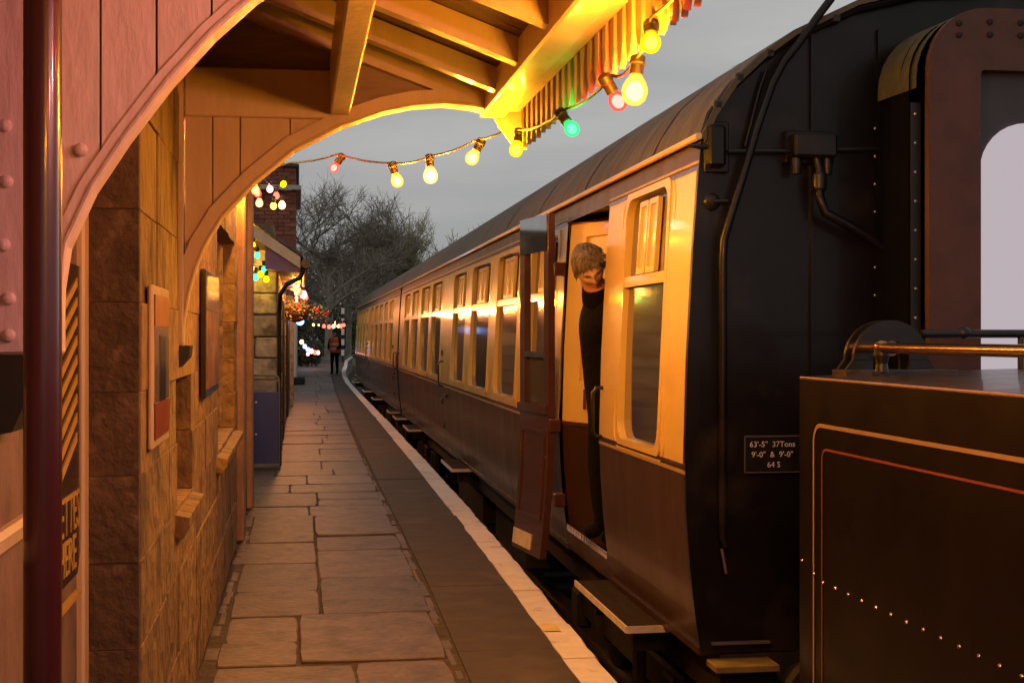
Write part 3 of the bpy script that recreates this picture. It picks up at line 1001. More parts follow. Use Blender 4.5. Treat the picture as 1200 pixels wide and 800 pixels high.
def door_lines(par, y0, y1):
    d = MB()
    for yv in (y0, y1):
        A = [cp(yv - .006, z, -.0015) for z in ZC[:-1]]; B = [cp(yv + .006, z, -.0015) for z in ZC[:-1]]
        d.strip(B, A)
    o = d.build('door_seam', 'black_iron', par)
    MB().box(-hw(.9) - .03, -hw(.9) + .01, y0 + .05, y0 + .16, .86, .90, .008).build('door_handle', 'black_iron', par)
    for z in (.45, .75, 1.35):
        MB().box(-hw(z) - .018, -hw(z) + .01, y1 - .02, y1 + .05, z, z + .07, .006).build('hinge', 'coach_brown', par)

def coach(loc, rz, label, first):
    c = thing('railway_coach', label, 'railway coach', loc, rz, 'coaches of the train')
    if first:
        wins = [(.49, 1.36, 1.05, 2.33)] + [(3.42, 4.55, 1.085, 2.30)]
        doorway = (1.86, 3.16, .33, 2.36)
    else:
        wins = [(1.6, 2.8, 1.085, 2.3), (3.4, 4.6, 1.085, 2.30)]
        doorway = None
    wins += [(5.18, 6.45, 1.085, 2.30), (6.97, 8.39, 1.085, 2.30), (8.93, 10.2, 1.085, 2.30), (11.65, 13.0, 1.085, 2.30), (13.4, 14.8, 1.085, 2.30), (15.3, 16.6, 1.085, 2.30), (17.1, 18.3, 1.085, 2.30)]
    ops = [(a - .015, b_ + .015, z0 - .015, z1 + .015) for a, b_, z0, z1 in wins]
    dops = [doorway] if doorway else []
    for ya, yb in (((0, 1.86), (3.16, LEN)) if first else ((0, LEN),)):
        skin(1.02, 2.36, [o for o in ops if ya <= o[0] < yb], ya, yb).build('upper_panel', 'coach_cream', c, True)
    skin(.17, 1.02, dops).build('lower_panel', 'coach_brown', c, True)
    skin(2.36, 2.48, []).build('cantrail_panel', 'coach_brown', c)
    # far side: plain
    far = lambda y, z, off=0: (hw(z), y, z)
    skin(.17, 2.48, [], fn=far).build('offside_panel', 'coach_brown', c, True)
    for a, b_, z0, z1 in wins:
        coach_window(c, a, b_, z0, z1)
    # lining at waist and cantrail
    segs = [(0, LEN)] if not first else [(0, 1.86), (3.16, LEN)]
    for a, b_ in segs:
        cpatch(a, b_, 1.005, 1.022, -.005, .006, 1).build('waist_line', 'coach_maroon', c)
        cpatch(a, b_, .975, .992, -.004, .006, 1).build('waist_lining', 'gold_line', c)
        cpatch(a, b_, 2.345, 2.362, -.005, .006, 1).build('cantrail_line', 'coach_maroon', c)
        cpatch(a, b_, 2.375, 2.388, -.004, .006, 1).build('cantrail_lining', 'gold_line', c)
        cpatch(a, b_, .165, .20, -.012, .02, 1).build('sole_moulding', 'coach_brown', c)
    # roof
    full = [(-x, z) for x, z in ROOF] + [(x, z) for x, z in ROOF[::-1][1:]]
    rf = MB()
    nst = 22
    yy = [-.05] + [LEN * k / nst for k in range(1, nst)] + [LEN + .05]
    rows = [[(x, t, z) for x, z in full] for t in yy]
    for A, B in zip(rows[:-1], rows[1:]): rf.strip(A, B)
    inner = [(x * .985, -.05, z - .022) for x, z in full]
    inner2 = [(x * .985, .02, z - .022) for x, z in full]
    rf.strip(inner, rows[0]).strip(inner2, inner)
    ro = rf.build('roof', 'coach_roof', c, True)
    for k in range(1, nst, 2):
        t = LEN * k / nst
        MB().strip([(x * 1.003, t - .02, z * 1.0018) for x, z in full], [(x * 1.003, t + .02, z * 1.0018) for x, z in full]).build('roof_rib', 'coach_roof', ro)
    MB().tube([(-1.362, -.05, 2.488), (-1.362, LEN + .05, 2.488)], .016, 8).build('gutter', 'coach_cream', c, True)
    for t in (3.2, 6.9, 10.8, 14.6, 17.8):
        MB().lathe([(.10, 3.20), (.11, 3.23), (.07, 3.29), (.02, 3.31)], (0, t, 0), 2, 14).build('roof_ventilator', 'coach_roof', ro, True)
    # ends
    prof = [(-hw(z), z) for z in ZC] + [(x * .985, z - .02) for x, z in full] + [(hw(z), z) for z in ZC[::-1]]
    for yv, fl in ((.012, 1), (LEN - .012, 0)):
        vs = [(x, yv, z) for x, z in prof]
        MB().add(vs, [tuple(range(len(vs))) if fl else tuple(range(len(vs)))[::-1]]).build('end_wall', 'coach_black', c)
    ep = MB()      # black corner strip that wraps the side
    A = [cp(-.004, z, -.004) for z in ZC]; B = [cp(.03, z, -.004) for z in ZC]
    ep.strip(A, B)
    A2 = [cp(-.004, z, .06) for z in ZC]
    ep.strip(A2, A)
    ep.build('corner_strip', 'coach_black', c)
    # inside
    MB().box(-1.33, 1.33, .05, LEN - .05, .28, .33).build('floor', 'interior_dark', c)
    MB().box(-.42, -.40, 3.3, LEN - .4, .33, 2.4).build('corridor_partition', 'interior_pale', c)
    for k in range(8):
        yv = 5.0 + k * 1.8
        if yv < LEN - .5:
            MB().box(-1.31, -.42, yv - .1, yv - .06, .33, 2.4).build('compartment_wall', 'interior_pale', c)
            MB().box(-1.25, -.45, yv - .06, yv + .35, .33, .80, .05).build('seat', 'seat_cloth', c)
            MB().box(-1.25, -.45, yv - .06, yv + .08, .80, 1.62, .04).build('seat_back', 'seat_cloth', c)
    MB().box(-1.30, 1.30, .05, LEN - .05, 2.40, 2.43).build('ceiling', 'interior_pale', c)
    # underframe
    MB().box(-1.22, -1.12, .1, LEN - .1, -.08, .16).build('solebar', 'under_dark', c)
    MB().box(1.12, 1.22, .1, LEN - .1, -.08, .16).build('solebar', 'under_dark', c)
    MB().box(-1.25, 1.25, .0, .12, -.14, .165).build('headstock', 'under_dark', c)
    for y0 in (1.1, LEN - 4.1):
        bo = MB().box(-1.12, -1.04, y0, y0 + 3.0, -.42, -.22, .02).box(1.04, 1.12, y0, y0 + 3.0, -.42, -.22, .02).box(-1.04, 1.04, y0 + 1.35, y0 + 1.65, -.4, -.15).build('bogie', 'under_dark', c)
        for yw in (y0 + .2, y0 + 2.8):
            for s in (-1, 1):
                MB().lathe([(.08, -.09), (.44, -.085), (.46, -.06), (.46, .05), (.49, .055), (.49, .075), (.08, .085)], (s * .78, yw, -.365), 0, 24).build('wheel', 'under_dark', bo, True)
            MB().box(-1.16, -1.02, yw - .13, yw + .13, -.5, -.24, .02).build('axlebox', 'under_dark', bo)
        for ys_ in (y0 + .9, y0 + 2.1):
            MB().lathe([(.10, -.46), (.10, -.2)], (-1.08, ys_, 0), 2, 12).build('spring', 'under_dark', bo)
    for y0, y1 in ((6.5, 8.6), (9.6, 12.2)):
        MB().box(-1.1, 1.1, y0, y1, -.55, -.1, .03).build('battery_box', 'under_dark', c)
    # footboards
    for y0, y1 in (((.66, 1.98), (8.9, 10.1), (15.3, 16.5), (18.3, 19.2)) if first else ((.4, 1.2), (6, 7.0), (10.5, 11.6), (17.8, 19.0))):
        fb_ = MB().box(-1.525, -1.30, y0, y1, .135, .163, .006).build('footboard', 'step_wood', c)
        MB().box(-1.533, -1.523, y0 - .004, y1 + .004, .132, .166).build('edge_strip', 'step_edge', fb_)
        MB().box(-1.525, -1.31, y0 - .010, y0 - .002, .132, .166).build('end_strip', 'step_edge', fb_)
        for yv in (y0 + .2, y1 - .2):
            MB().box(-1.45, -1.15, yv - .02, yv + .02, .0, .134).build('bracket', 'under_dark', fb_)
    if first:
        door_lines(c, 10.55, 11.25)
        grab(c, 11.15)
        grab(c, 1.79, 1.02, 1.30)
        grab(c, 19.2)
        # second leaf of the doorway, hinged at its far side and pushed inwards
        lf = link('inner_leaf', None, c, (0, 0, 0))
        la = rad(21)
        def lp(u, z, th=0.0): return (-hw(z) + .02 + u * math.sin(la) + th * math.cos(la), 3.14 - u * math.cos(la) + th * math.sin(la), z)
        def lplate(u0, u1, z0, z1, t0, t1):
            zs = [z0] + [z for z in ZC if z0 < z < z1] + [z1]
            m = MB()
            P = lambda u, t: [lp(u, z, t) for z in zs]
            m.strip(P(u1, t0), P(u0, t0)).strip(P(u0, t1), P(u1, t1)).strip(P(u0, t0), P(u0, t1)).strip(P(u1, t1), P(u1, t0))
            for z in (z0, z1):
                m.add([lp(u0, z, t0), lp(u1, z, t0), lp(u1, z, t1), lp(u0, z, t1)], [(0, 1, 2, 3)])
            return m
        lplate(0, .64, .34, 1.005, 0, .04).build('lower_leaf', 'coach_brown', lf, True)
        lplate(0, .64, 1.005, 1.03, -.006, .04).build('waist_line', 'coach_maroon', lf, True)
        lplate(0, .64, 1.03, 1.30, 0, .04).build('upper_leaf', 'coach_cream', lf, True)
        lplate(0, .20, 1.30, 2.25, 0, .04).build('hinge_stile', 'coach_cream', lf, True)
        lplate(.46, .64, 1.30, 2.25, 0, .04).build('lock_stile', 'coach_cream', lf, True)
        lplate(0, .64, 2.25, 2.34, 0, .04).build('head_rail', 'coach_cream', lf, True)
        lplate(0, .64, 2.34, 2.356, -.006, .04).build('head_line', 'coach_maroon', lf, True)
        lplate(.19, .47, 1.29, 2.26, .02, .024).build('pane', 'vent_sash', lf, True)
        lplate(.19, .47, 2.10, 2.13, .008, .03).build('sash_bar', 'coach_cream', lf, True)
        lplate(.30, .335, 1.12, 1.25, -.03, .0).build('leaf_handle', 'brass', lf)
        rv = MB()
        rv.box(-1.34, -.9, 1.82, 1.858, .33, 2.36).box(-1.34, -.9, 3.162, 3.20, .33, 2.36)
        rv.build('doorway_reveal', 'coach_maroon', c)
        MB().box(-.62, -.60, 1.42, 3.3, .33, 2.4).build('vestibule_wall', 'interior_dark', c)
        MB().box(-1.36, -.6, 1.88, 3.14, .30, .342).build('threshold', 'chrome', c)
        # curtain and folding table behind the end window
        cu = MB()
        A, B = [], []
        for k in range(17):
            t = k / 16
            x = -1.12 + .02 * math.sin(k * 1.9)
            A.append((x, .62 + .30 * t, 1.48)); B.append((x, .55 + .22 * t, 2.25))
        cu.strip(A, B)
        cu.build('curtain', 'curtain', c)
        MB().box(-1.2, -.9, .55, 1.2, 1.36, 1.42, .01).build('fold_table', 'interior_pale', c)
        MB().box(-.62, -.60, .05, 1.4, .33, 2.4).build('toilet_wall', 'interior_pale', c)
    else:
        door_lines(c, 10.55, 11.25); grab(c, 11.15); grab(c, .3); grab(c, 19.1)
        door_lines(c, .6, 1.25)
    return c

C1 = Vector((3.125, 6.08, 0))
coach1 = coach(C1, -math.atan(.08 / 19.4), 'brown and cream railway coach with an open door and a man leaning out', True)

# the open door, swung right back along the coach side
od = link('open_door', None, coach1, (0, 0, 0))
HX, HY = -1.40, 3.17
ang = rad(8)
def dpt(u, z, th=0.0):               # u from hinge to free edge, skin flipped outwards
    bulge = (1.41 - hw(min(z, 1.05))) * .7
    off = -.035 - bulge - th
    return (HX + off - u * math.sin(ang), HY + u * math.cos(ang), z)
DZ = [.10, .3, .55, .8, 1.05, 1.12, 1.4, 1.7, 2.0, 2.30, 2.42]
def dplate(u0, u1, z0, z1, th0, th1):
    zs = [z0] + [z for z in DZ if z0 < z < z1] + [z1]
    m = MB()
    P = lambda u, t: [dpt(u, z, t) for z in zs]
    m.strip(P(u0, th1), P(u1, th1)).strip(P(u1, th0), P(u0, th0)).strip(P(u0, th0), P(u0, th1)).strip(P(u1, th1), P(u1, th0))
    m.add([dpt(u0, z0, th0), dpt(u1, z0, th0), dpt(u1, z0, th1), dpt(u0, z0, th1)], [(0, 1, 2, 3)])
    m.add([dpt(u0, z1, th0), dpt(u1, z1, th0), dpt(u1, z1, th1), dpt(u0, z1, th1)], [(3, 2, 1, 0)])
    return m
dplate(0, .66, .10, 1.10, 0, .045).build('lower_door', 'coach_maroon', od, True)
dplate(0, .10, 1.10, 2.42, 0, .045).build('hinge_stile', 'coach_maroon', od, True)
dplate(.55, .66, 1.10, 2.20, 0, .045).build('lock_stile', 'coach_maroon', od, True)
dplate(.10, .66, 2.20, 2.42, 0, .045).build('top_rail', 'coach_maroon', od, True)
dplate(.02, .64, 2.17, 2.42, .046, .052).build('raised_pane', 'mirror_glass', od, True)
dplate(.10, .55, 1.10, 1.45, .01, .02).build('pane', 'door_glass', od, True)
dplate(.10, .55, 1.45, 1.49, .0, .05).build('window_strap_bar', 'chrome', od, True)
dplate(.22, .64, .13, .235, .046, .052).build('kick_plate', 'step_edge', od, True)  # polished plate, sky reflection put into its pale colour
dplate(.0, .665, 1.07, 1.13, .045, .065).build('sill_rail', 'coach_maroon', od, True)

for (u0, u1, z0, z1) in ((.07, .60, .93, .955), (.07, .60, .34, .365), (.07, .095, .365, .93), (.575, .60, .365, .93)):
    dplate(u0, u1, z0, z1, .044, .055).build('panel_bead', 'coach_maroon', od, True)
dplate(.60, .645, .74, .86, .044, .058).build('lock_plate', 'brass', od)
for z in (.45, .95, 2.0):
    MB().box(-hw(z) - .07, -hw(z) + .012, HY - .03, HY + .05, z, z + .09, .008).build('hinge', 'coach_maroon', od)

# coach end: pipes, boxes, plate, gangway (local to coach: x - 3.125, y - 6.08)
def E_(X, Z, d=0.0): return (X - 3.125, -.0 - d, Z)
end = link('end_fittings', None, coach1, (0, 0, 0))
MB().tube([E_(2.40, 3.16, .06), E_(2.373, 3.115, .06), E_(2.30, 3.02, .06), E_(2.231, 2.923, .06), E_(2.155, 2.83, .06), E_(2.10, 2.73, .06), E_(2.031, 2.533, .055), E_(1.963, 2.301, .05), E_(1.905, 2.12, .05), E_(1.878, 2.03, .05), E_(1.872, 1.94, .05), E_(1.872, 1.2, .05), E_(1.872, .70, .05), E_(1.89, .66, .05)], .019, 10).build('roof_pipe', 'coach_black', end, True)
MB().tube([E_(1.90, 2.423, .04), E_(2.2, 2.43, .04), E_(2.7, 2.452, .04)], .010, 8).build('control_rod', 'black_iron', end, True)
MB().box(2.185 - 3.125, 2.385 - 3.125, -.12, 0.02, 2.395, 2.505, .012).box(2.17 - 3.125, 2.40 - 3.125, -.03, .02, 2.375, 2.525, .006).build('junction_box', 'coach_black', end)
for xx in (2.21, 2.355):
    MB().lathe([(.022, -.05), (.026, -.02), (.026, .02)], (xx - 3.125, -.06, 2.375), 2, 10).build('terminal', 'black_iron', end, True)
MB().tube([E_(2.30, 2.40, .07), E_(2.315, 2.346, .07), E_(2.312, 2.22, .08), E_(2.335, 2.15, .09), E_(2.433, 2.098, .1), E_(2.56, 2.03, .1), E_(2.63, 1.98, .09), E_(2.66, 1.90, .08), E_(2.67, 1.80, .07), E_(2.67, 1.62, .06)], .022, 10).build('cable_conduit', 'coach_black', end, True)
MB().lathe([(.030, 2.25), (.034, 2.26), (.034, 2.32), (.030, 2.33)], (2.313 - 3.125, -.075, 0), 2, 12).build('conduit_nut', 'black_iron', end, True)
MB().box(1.80 - 3.125, 1.885 - 3.125, -.07, .02, 2.35, 2.54, .015).box(1.795 - 3.125, 1.91 - 3.125, -.02, .02, 2.33, 2.56, .005).build('lamp_bracket', 'coach_black', end)
MB().tube([E_(1.80, 2.44, .05), E_(1.76, 2.44, .05), E_(1.71, 2.445, .045)], [.012, .012, .004], 8).build('handle_rod', 'black_iron', end, True)
MB().lathe([(.035, 0), (.04, -.008), (.03, -.02), (.014, -.03)], (1.835 - 3.125, 0, 2.2), 1, 14).build('cock', 'coach_black', end, True)
MB().tube([E_(1.835, 2.2, .03), E_(1.90, 2.2, .04)], .009, 8).build('cock_rod', 'black_iron', end, True)
MB().tube([E_(2.71, 2.83, .05), E_(2.71, 2.44, .05)], .009, 8).build('link_rod', 'rivet_steel', end, True)
MB().box(2.67 - 3.125, 2.86 - 3.125, -.08, .02, 2.81, 2.832, .004).box(2.675 - 3.125, 2.695 - 3.125, -.05, .02, 2.46, 2.81).build('link_shelf', 'black_iron', end)
MB().box(2.69 - 3.125, 2.73 - 3.125, -.065, -.03, 2.42, 2.47, .006).box(2.69 - 3.125, 2.73 - 3.125, -.065, -.03, 2.78, 2.82, .006).build('link_fork', 'black_iron', end)
# curved cable duct following the roof line
duct = MB()
arc = [(-1.325, 2.50), (-1.30, 2.585), (-1.20, 2.72), (-1.06, 2.85), (-.92, 2.945), (-.62, 3.085), (-.30, 3.165), (0, 3.185)]
duct.tube([(x, -.02, z) for x, z in arc], .022, 8)
duct.build('roof_edge_duct', 'coach_black', end, True)
for x, z in [(-1.27, 2.63), (-1.17, 2.755), (-1.03, 2.868), (-.86, 2.97), (-.72, 3.035)]:
    MB().box(x - .022, x + .022, -.05, .02, z - .022, z + .022, .008).build('duct_clip', 'black_iron', end)
MB().tube([E_(2.085, 2.80, .02), E_(2.05, 2.7, .02), E_(1.985, 2.45, .02)], .008, 6).build('panel_strap', 'coach_black', end)
for xx in (2.62, 2.30):
    MB().box(xx - 3.125, xx + .012 - 3.125, -.008, .02, .3, 3.0).build('panel_joint', 'coach_black', end)
dpl = MB().box(1.985 - 3.125, 2.28 - 3.125, -.012, .02, .985, 1.145, .003).build('data_plate', 'black_iron', end)
fr = MB()
for (a, b_, z0, z1) in ((1.983, 2.282, 1.143, 1.149), (1.983, 1.988, .985, 1.149), (1.983, 2.282, .981, .986)):
    fr.box(a - 3.125, b_ - 3.125, -.016, -.009, z0, z1)
fr.build('plate_rim', 'frame_steel', dpl)
for i, (s, x, z) in enumerate((("63'-5\"  37Tons", 2.008, 1.098), ("9'-0\"  &  9'-0\"", 2.016, 1.052), ("64 S", 2.09, 1.006))):
    text('lettering', s, .036, 'white_paint', dpl, (x - 3.125, -.0145, z), (rad(90), 0, 0), .0008)
MB().box(1.81 - 3.125, 2.10 - 3.125, -.16, .0, .118, .15, .004).build('end_step', 'yellow_wood', end)
MB().box(1.83 - 3.125, 2.10 - 3.125, -.03, .0, .215, .225).build('end_rail', 'frame_steel', end)
MB().tube([E_(1.865, .65, .06), E_(1.885, .54, .06)], .007, 6).build('cock_lever', 'frame_steel', end)
MB().lathe([(.10, 0), (.10, -.30), (.20, -.31), (.23, -.36), (.22, -.40), (.1, -.42)], (-.87, 0, .02), 1, 24).build('buffer', 'under_dark', end, True)

# gangway
gw = link('gangway', None, coach1, (0, 0, 0))
def arch(x0, x1, z0, z1, r, n=8):
    pts = [(x0, z0)]
    for cx, a0, a1 in ((x0 + r, 180, 90), (x1 - r, 90, 0)):
        for k in range(n + 1):
            a = rad(a0 + (a1 - a0) * k / n)
            pts.append((cx + r * math.cos(a), z1 - r + r * math.sin(a)))
    pts.append((x1, z0))
    return pts
GX0, GX1, GZ0, GZ1 = -.475, .475, .25, 3.0
# bellows folds
bel = MB()
rows = []
for k in range(9):
    d = .0 if k % 2 == 0 else .035
    rows.append([(x, -.03 - .045 * k, z) for x, z in arch(GX0 - .055 + d, GX1 + .055 - d, GZ0, GZ1 - .03 - d, .26)])
for A, B in zip(rows[:-1], rows[1:]): bel.strip(A, B)
bel.build('bellows', 'bellows', gw)
# canvas hood on the shoulder
hd = MB()
sh = arch(GX0 - .068, GX1 + .068, 2.66, GZ1 - .008, .29)[:9]
hd.strip([(x + .03, -.428, z - .002) for x, z in sh], [(x - .012, -.12, z - .012) for x, z in sh])
hd.build('canvas_hood', 'canvas_olive', gw, True)
# face plate
oa, ia = arch(GX0, GX1, GZ0, GZ1, .26), arch(GX0 + .235, GX1 - .235, GZ0 + .1, 2.735, .02)
fp = MB()
for yv, fl in ((-.47, 0), (-.43, 1)):
    A = [(x, yv, z) for x, z in oa]; B = [(x, yv, z) for x, z in ia]
    fp.strip(A, B) if fl else fp.strip(B, A)
fp.strip([(x, -.43, z) for x, z in oa], [(x, -.47, z) for x, z in oa])
fp.strip([(x, -.47, z) for x, z in ia], [(x, -.43, z) for x, z in ia])
fp.build('face_plate', 'gangway_brown', gw)
for x, z in ((-.34, 2.93), (-.34, 2.88), (-.2, 2.94), (-.2, 2.885), (-.06, 2.94), (-.06, 2.885)):
    MB().lathe([(.014, 0), (.013, -.008), (.004, -.012)], (x, -.47, z), 1, 10).build('bolt', 'under_dark', gw)
rvt = MB().lathe([(.008, 0), (.007, -.005), (.002, -.008)], (0, 0, 0), 1, 8).mesh('rivet', 'rivet_steel')
for k in range(9):
    z = 1.55 + k * .125
    link('rivet', rvt, gw, (GX0 - .028 - .004 * k / 9, -.40, z))
    link('rivet', rvt, gw, (GX0 - .085, -.10, z - .02))
MB().box(GX0 - .05, GX0 - .004, -.40, -.385, .4, 2.6).build('edge_angle', 'black_iron', gw)
MB().box(GX0 + .2, GX1 - .2, -.40, -.38, GZ0, 2.76).build('door_board', 'gangway_board', gw)
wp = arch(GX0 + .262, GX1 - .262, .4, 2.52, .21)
MB().prism(wp, 1, -.415, -.405).build('glow_panel', 'pale_glow', gw)
MB().box(GX0 + .238, GX0 + .256, -.42, -.405, .4, 2.45).build('purple_edge', 'purple_glow', gw)

# following coaches
coach2 = coach((3.215, 25.95, 0), rad(0.0), 'brown and cream coach coupled behind the one with the open door', False)
coach3 = copy_tree(coach2)
coach3.location = (3.30, 45.85, 0)
coach3.rotation_euler = (0, 0, -math.atan(.9 / 19.4))
coach3['label'] = 'brown and cream coach at the far curved end of the train'

# ------------------------------------------------------------------ locomotive tank in front of the coach
TX, TY, TZ = 1.95, 5.277, 1.435
ten = thing('locomotive_tank', 'dark brown lined locomotive side with rivets and brass handrail', 'locomotive', (TX, TY, 0))
W = 2.35
pr = [(0, -.55), (0, TZ - .006), (.006, TZ), (.30, TZ + .012), (W / 2, TZ + .035), (W - .3, TZ + .012), (W, TZ), (W, -.55)]
MB().prism(pr[:3] + [(W, TZ - .01), (W, -.55)], 1, -8, 0).build('body', 'tender_brown', ten)
MB().prism([(.008, TZ - .004), (.02, TZ + .004), (.30, TZ + .018), (W / 2, TZ + .038), (W - .3, TZ + .018), (W, TZ - .004)], 1, -8, -.004).build('top_plate', 'tender_top', ten)
MB().tube([(.004, -8, TZ), (.004, 0, TZ)], .005, 6).build('edge_bead', 'gold_line', ten)
def lining(y0, z0, z1, wd, m, r, x):
    o = rrect(-6.5, y0, z0, z1, r, 6); i = rrect(-6.5 + wd, y0 - wd, z0 + wd, z1 - wd, r - wd * .8, 6)
    MB().strip([(x, *p) for p in o], [(x, *p) for p in i], True).build('lining', m, ten)
lining(-.150, -.45, 1.268, .015, 'gold_line', .075, -.0030)
lining(-.240, -.36, 1.178, .009, 'red_line', .045, -.0030)
rv = MB().lathe([(.0075, 0), (.006, -.004), (.002, -.006)], (0, 0, 0), 0, 8).mesh('rivet', 'rivet_steel', True)
for k in range(20):
    link('rivet', rv, ten, (0, -.25 - .122 * k, .672))
link('rivet', rv, ten, (-.001, -.158, .69)); link('rivet', rv, ten, (-.001, -.03, .72))
# brass rail with stanchions
RXL = .215
MB().tube([(RXL, .04, 1.552), (RXL, -.02, 1.553), (RXL, -7.5, 1.553)], [.010, .0205, .0205], 14).build('handrail', 'brass', ten, True)
for yv in (-.29, -2.0, -3.8):
    st = MB().lathe([(.042, TZ + .008), (.042, TZ + .02), (.026, TZ + .03), (.022, TZ + .06), (.030, TZ + .09), (.028, TZ + .12), (.026, TZ + .138)], (RXL, yv, 0), 2, 16).build('stanchion', 'black_iron', ten, True)
    MB().ball((RXL, yv, 1.555), .029, 14, 8).build('knuckle', 'brass', st, True)
# arched iron bracket plate
bp_ = MB().box(.14, .60, -.13, .02, TZ + .004, TZ + .032, .004).build('base_plate', 'tender_top', ten)
def half_ring(ro, ri, x, z, n=18):
    o = [(x + ro * math.cos(rad(180 * k / n)), z + ro * math.sin(rad(180 * k / n))) for k in range(n + 1)]
    i = [(x + ri * math.cos(rad(180 * k / n)), z + ri * math.sin(rad(180 * k / n))) for k in range(n + 1)]
    return o, i
for yv in (-.105, -.02):
    o, i = half_ring(.155, .075, .335, TZ + .07)
    hb = MB()
    for t, fl in ((yv, 0), (yv + .022, 1)):
        A = [(p[0], t, p[1]) for p in o]; B = [(p[0], t, p[1]) for p in i]
        hb.strip(A, B) if fl else hb.strip(B, A)
    hb.strip([(p[0], yv + .022, p[1]) for p in o], [(p[0], yv, p[1]) for p in o])
    hb.strip([(p[0], yv, p[1]) for p in i], [(p[0], yv + .022, p[1]) for p in i])
    for s in (-1, 1):
        x0, x1 = .335 + s * .075, .335 + s * .155
        hb.prism([(min(x0, x1), TZ + .072), (max(x0, x1), TZ + .072), (max(x0, x1) + (.03 if s > 0 else 0), TZ + .03), (min(x0, x1) - (.03 if s < 0 else 0), TZ + .03)], 1, yv, yv + .022)
    hb.build('arched_plate', 'black_iron', ten)
MB().tube([(.335, -.11, TZ + .115), (.335, .02, TZ + .115)], .03, 14).build('pivot', 'frame_steel', ten, True)
MB().tube([(.48, -.06, TZ + .172), (2.2, -.06, TZ + .172)], .017, 10).build('cross_rail', 'black_iron', ten, True)
MB().ball((.66, -.06, TZ + .175), (.03, .024, .024), 10, 6).build('rail_joint', 'black_iron', ten, True)
for s in (.9, 1.55): MB().tube([(s, -.06, TZ + .02), (s, -.06, TZ + .17)], .013, 8).build('rail_post', 'black_iron', ten, True)
# dark frames and wheels below
MB().box(.35, W - .35, -8, -.1, -.75, -.5).build('frame', 'under_dark', ten)
MB().box(.0, W, -.1, .04, -.3, -.0).build('buffer_beam', 'under_dark', ten)
for yv in (-1.2, -3.2):
    MB().lathe([(.1, -.07), (.5, -.07), (.52, .05), (.1, .06)], (.43, yv, -.31), 0, 24).build('wheel', 'under_dark', ten, True)

# ------------------------------------------------------------------ festoon lamps
ball_mesh = {}
def bulb_mesh(kind, size, small):
    key = (kind, round(size, 3), small)
    if key not in ball_mesh:
        r = size
        pf = [(r * .45, .0), (r * .5, -.2 * r), (r * .78, -.62 * r), (r * .97, -1.1 * r), (r, -1.45 * r), (r * .88, -1.95 * r), (r * .6, -2.28 * r), (r * .25, -2.42 * r), (.001, -2.44 * r)]
        ball_mesh[key] = MB().lathe(pf, (0, 0, 0), 2, 20 if not small else 10).mesh('bulb', ('small_' if small else 'bulb_') + kind, True)
    return ball_mesh[key]
def core_mesh(kind, size):
    key = (kind, round(size, 3), 'core')
    if key not in ball_mesh:
        ball_mesh[key] = MB().ball((0, 0, -1.38 * size), (size * .66, size * .66, size * .78), 16, 10).mesh('glowing_core', 'core_' + kind, True)
    return ball_mesh[key]
hold = MB().lathe([(.012, .055), (.021, .05), (.022, .03), (.019, .025), (.019, -.004), (.014, -.006)], (0, 0, 0), 2, 12).mesh('lamp_holder', 'cable', True)
def festoon(name_label, pts, bulbs, group='festoon lamp strings', small=False, r=.005, glow=0.0):
    """pts: cable points; bulbs: (position of holder on cable, tilt x, tilt y, colour, radius)"""
    f = thing('festoon_lights', name_label, 'string lights', pts[0], 0, group)
    o = Vector(pts[0])
    MB().tube([Vector(p) - o for p in pts], r, 6).build('cable', 'cable', f, True)
    for (p, tx, ty, kind, size) in bulbs:
        h = link('lamp_holder', hold, f, Vector(p) - o - Vector((0, 0, .045 if not small else .01)), (tx, ty, 0))
        if small: h.scale = (size / .03,) * 3
        bl = link('bulb', bulb_mesh(kind, size if not small else .03, small), h)
        if small and glow and kind != 'blue':
            ld = bpy.data.lights.new('lamp_light', 'POINT')
            ld.energy = BULB[kind][3] * glow
            ld.color = BULB[kind][2]
            ld.shadow_soft_size = .037 * size / .03
            link('lamp_light', ld, h, (0, 0, -.04))
        if not small:
            link('glowing_core', core_mesh(kind, size), h)
            # the lamp's own light, as large as its glass
            ld = bpy.data.lights.new('lamp_light', 'POINT')
            ld.energy = BULB[kind][3]
            ld.color = BULB[kind][2]
            ld.shadow_soft_size = size * 1.22
            link('lamp_light', ld, h, (0, 0, -size * 1.32))
    return f
def sag(a, b_, n, d):
    a, b_ = Vector(a), Vector(b_)
    return [a.lerp(b_, k / n) - Vector((0, 0, d * 4 * (k / n) * (1 - k / n))) for k in range(n + 1)]

# along the valance
vx = .905
hp = [(-.5, 2.47), (.35, 2.44), (1.1, 2.46), (1.75, 2.44), (2.30, 2.46), (2.92, 2.475), (3.54, 2.425), (3.70, 2.352), (4.00, 2.36), (4.70, 2.375), (5.78, 2.458), (5.96, 2.50)]
kinds = ['warm', 'amber', 'red', 'pink', 'pink', 'red', 'yellow', 'amber', 'red', 'green', 'yellow', None]
tilt = [(0, 0)] * 5 + [(.2, .1), (-.75, .25), (-.2, .15), (.25, -.6), (-.55, -.5), (-.15, .2), (0, 0)]
size = [.032, .032, .032, .032, .032, .030, .0265, .036, .027, .026, .029, .03]
pts = []
for (a, za), (b_, zb) in zip(hp[:-1], hp[1:]):
    pts += sag((vx, a, za), (vx, b_, zb), 4, .022)[:-1]
pts.append(Vector((vx, hp[-1][0], hp[-1][1])))
festoon('coloured festoon bulbs strung along the canopy valance', pts,
        [((vx, yv, z), t[0], t[1], k, s) for (yv, z), k, t, s in zip(hp, kinds, tilt, size) if k])
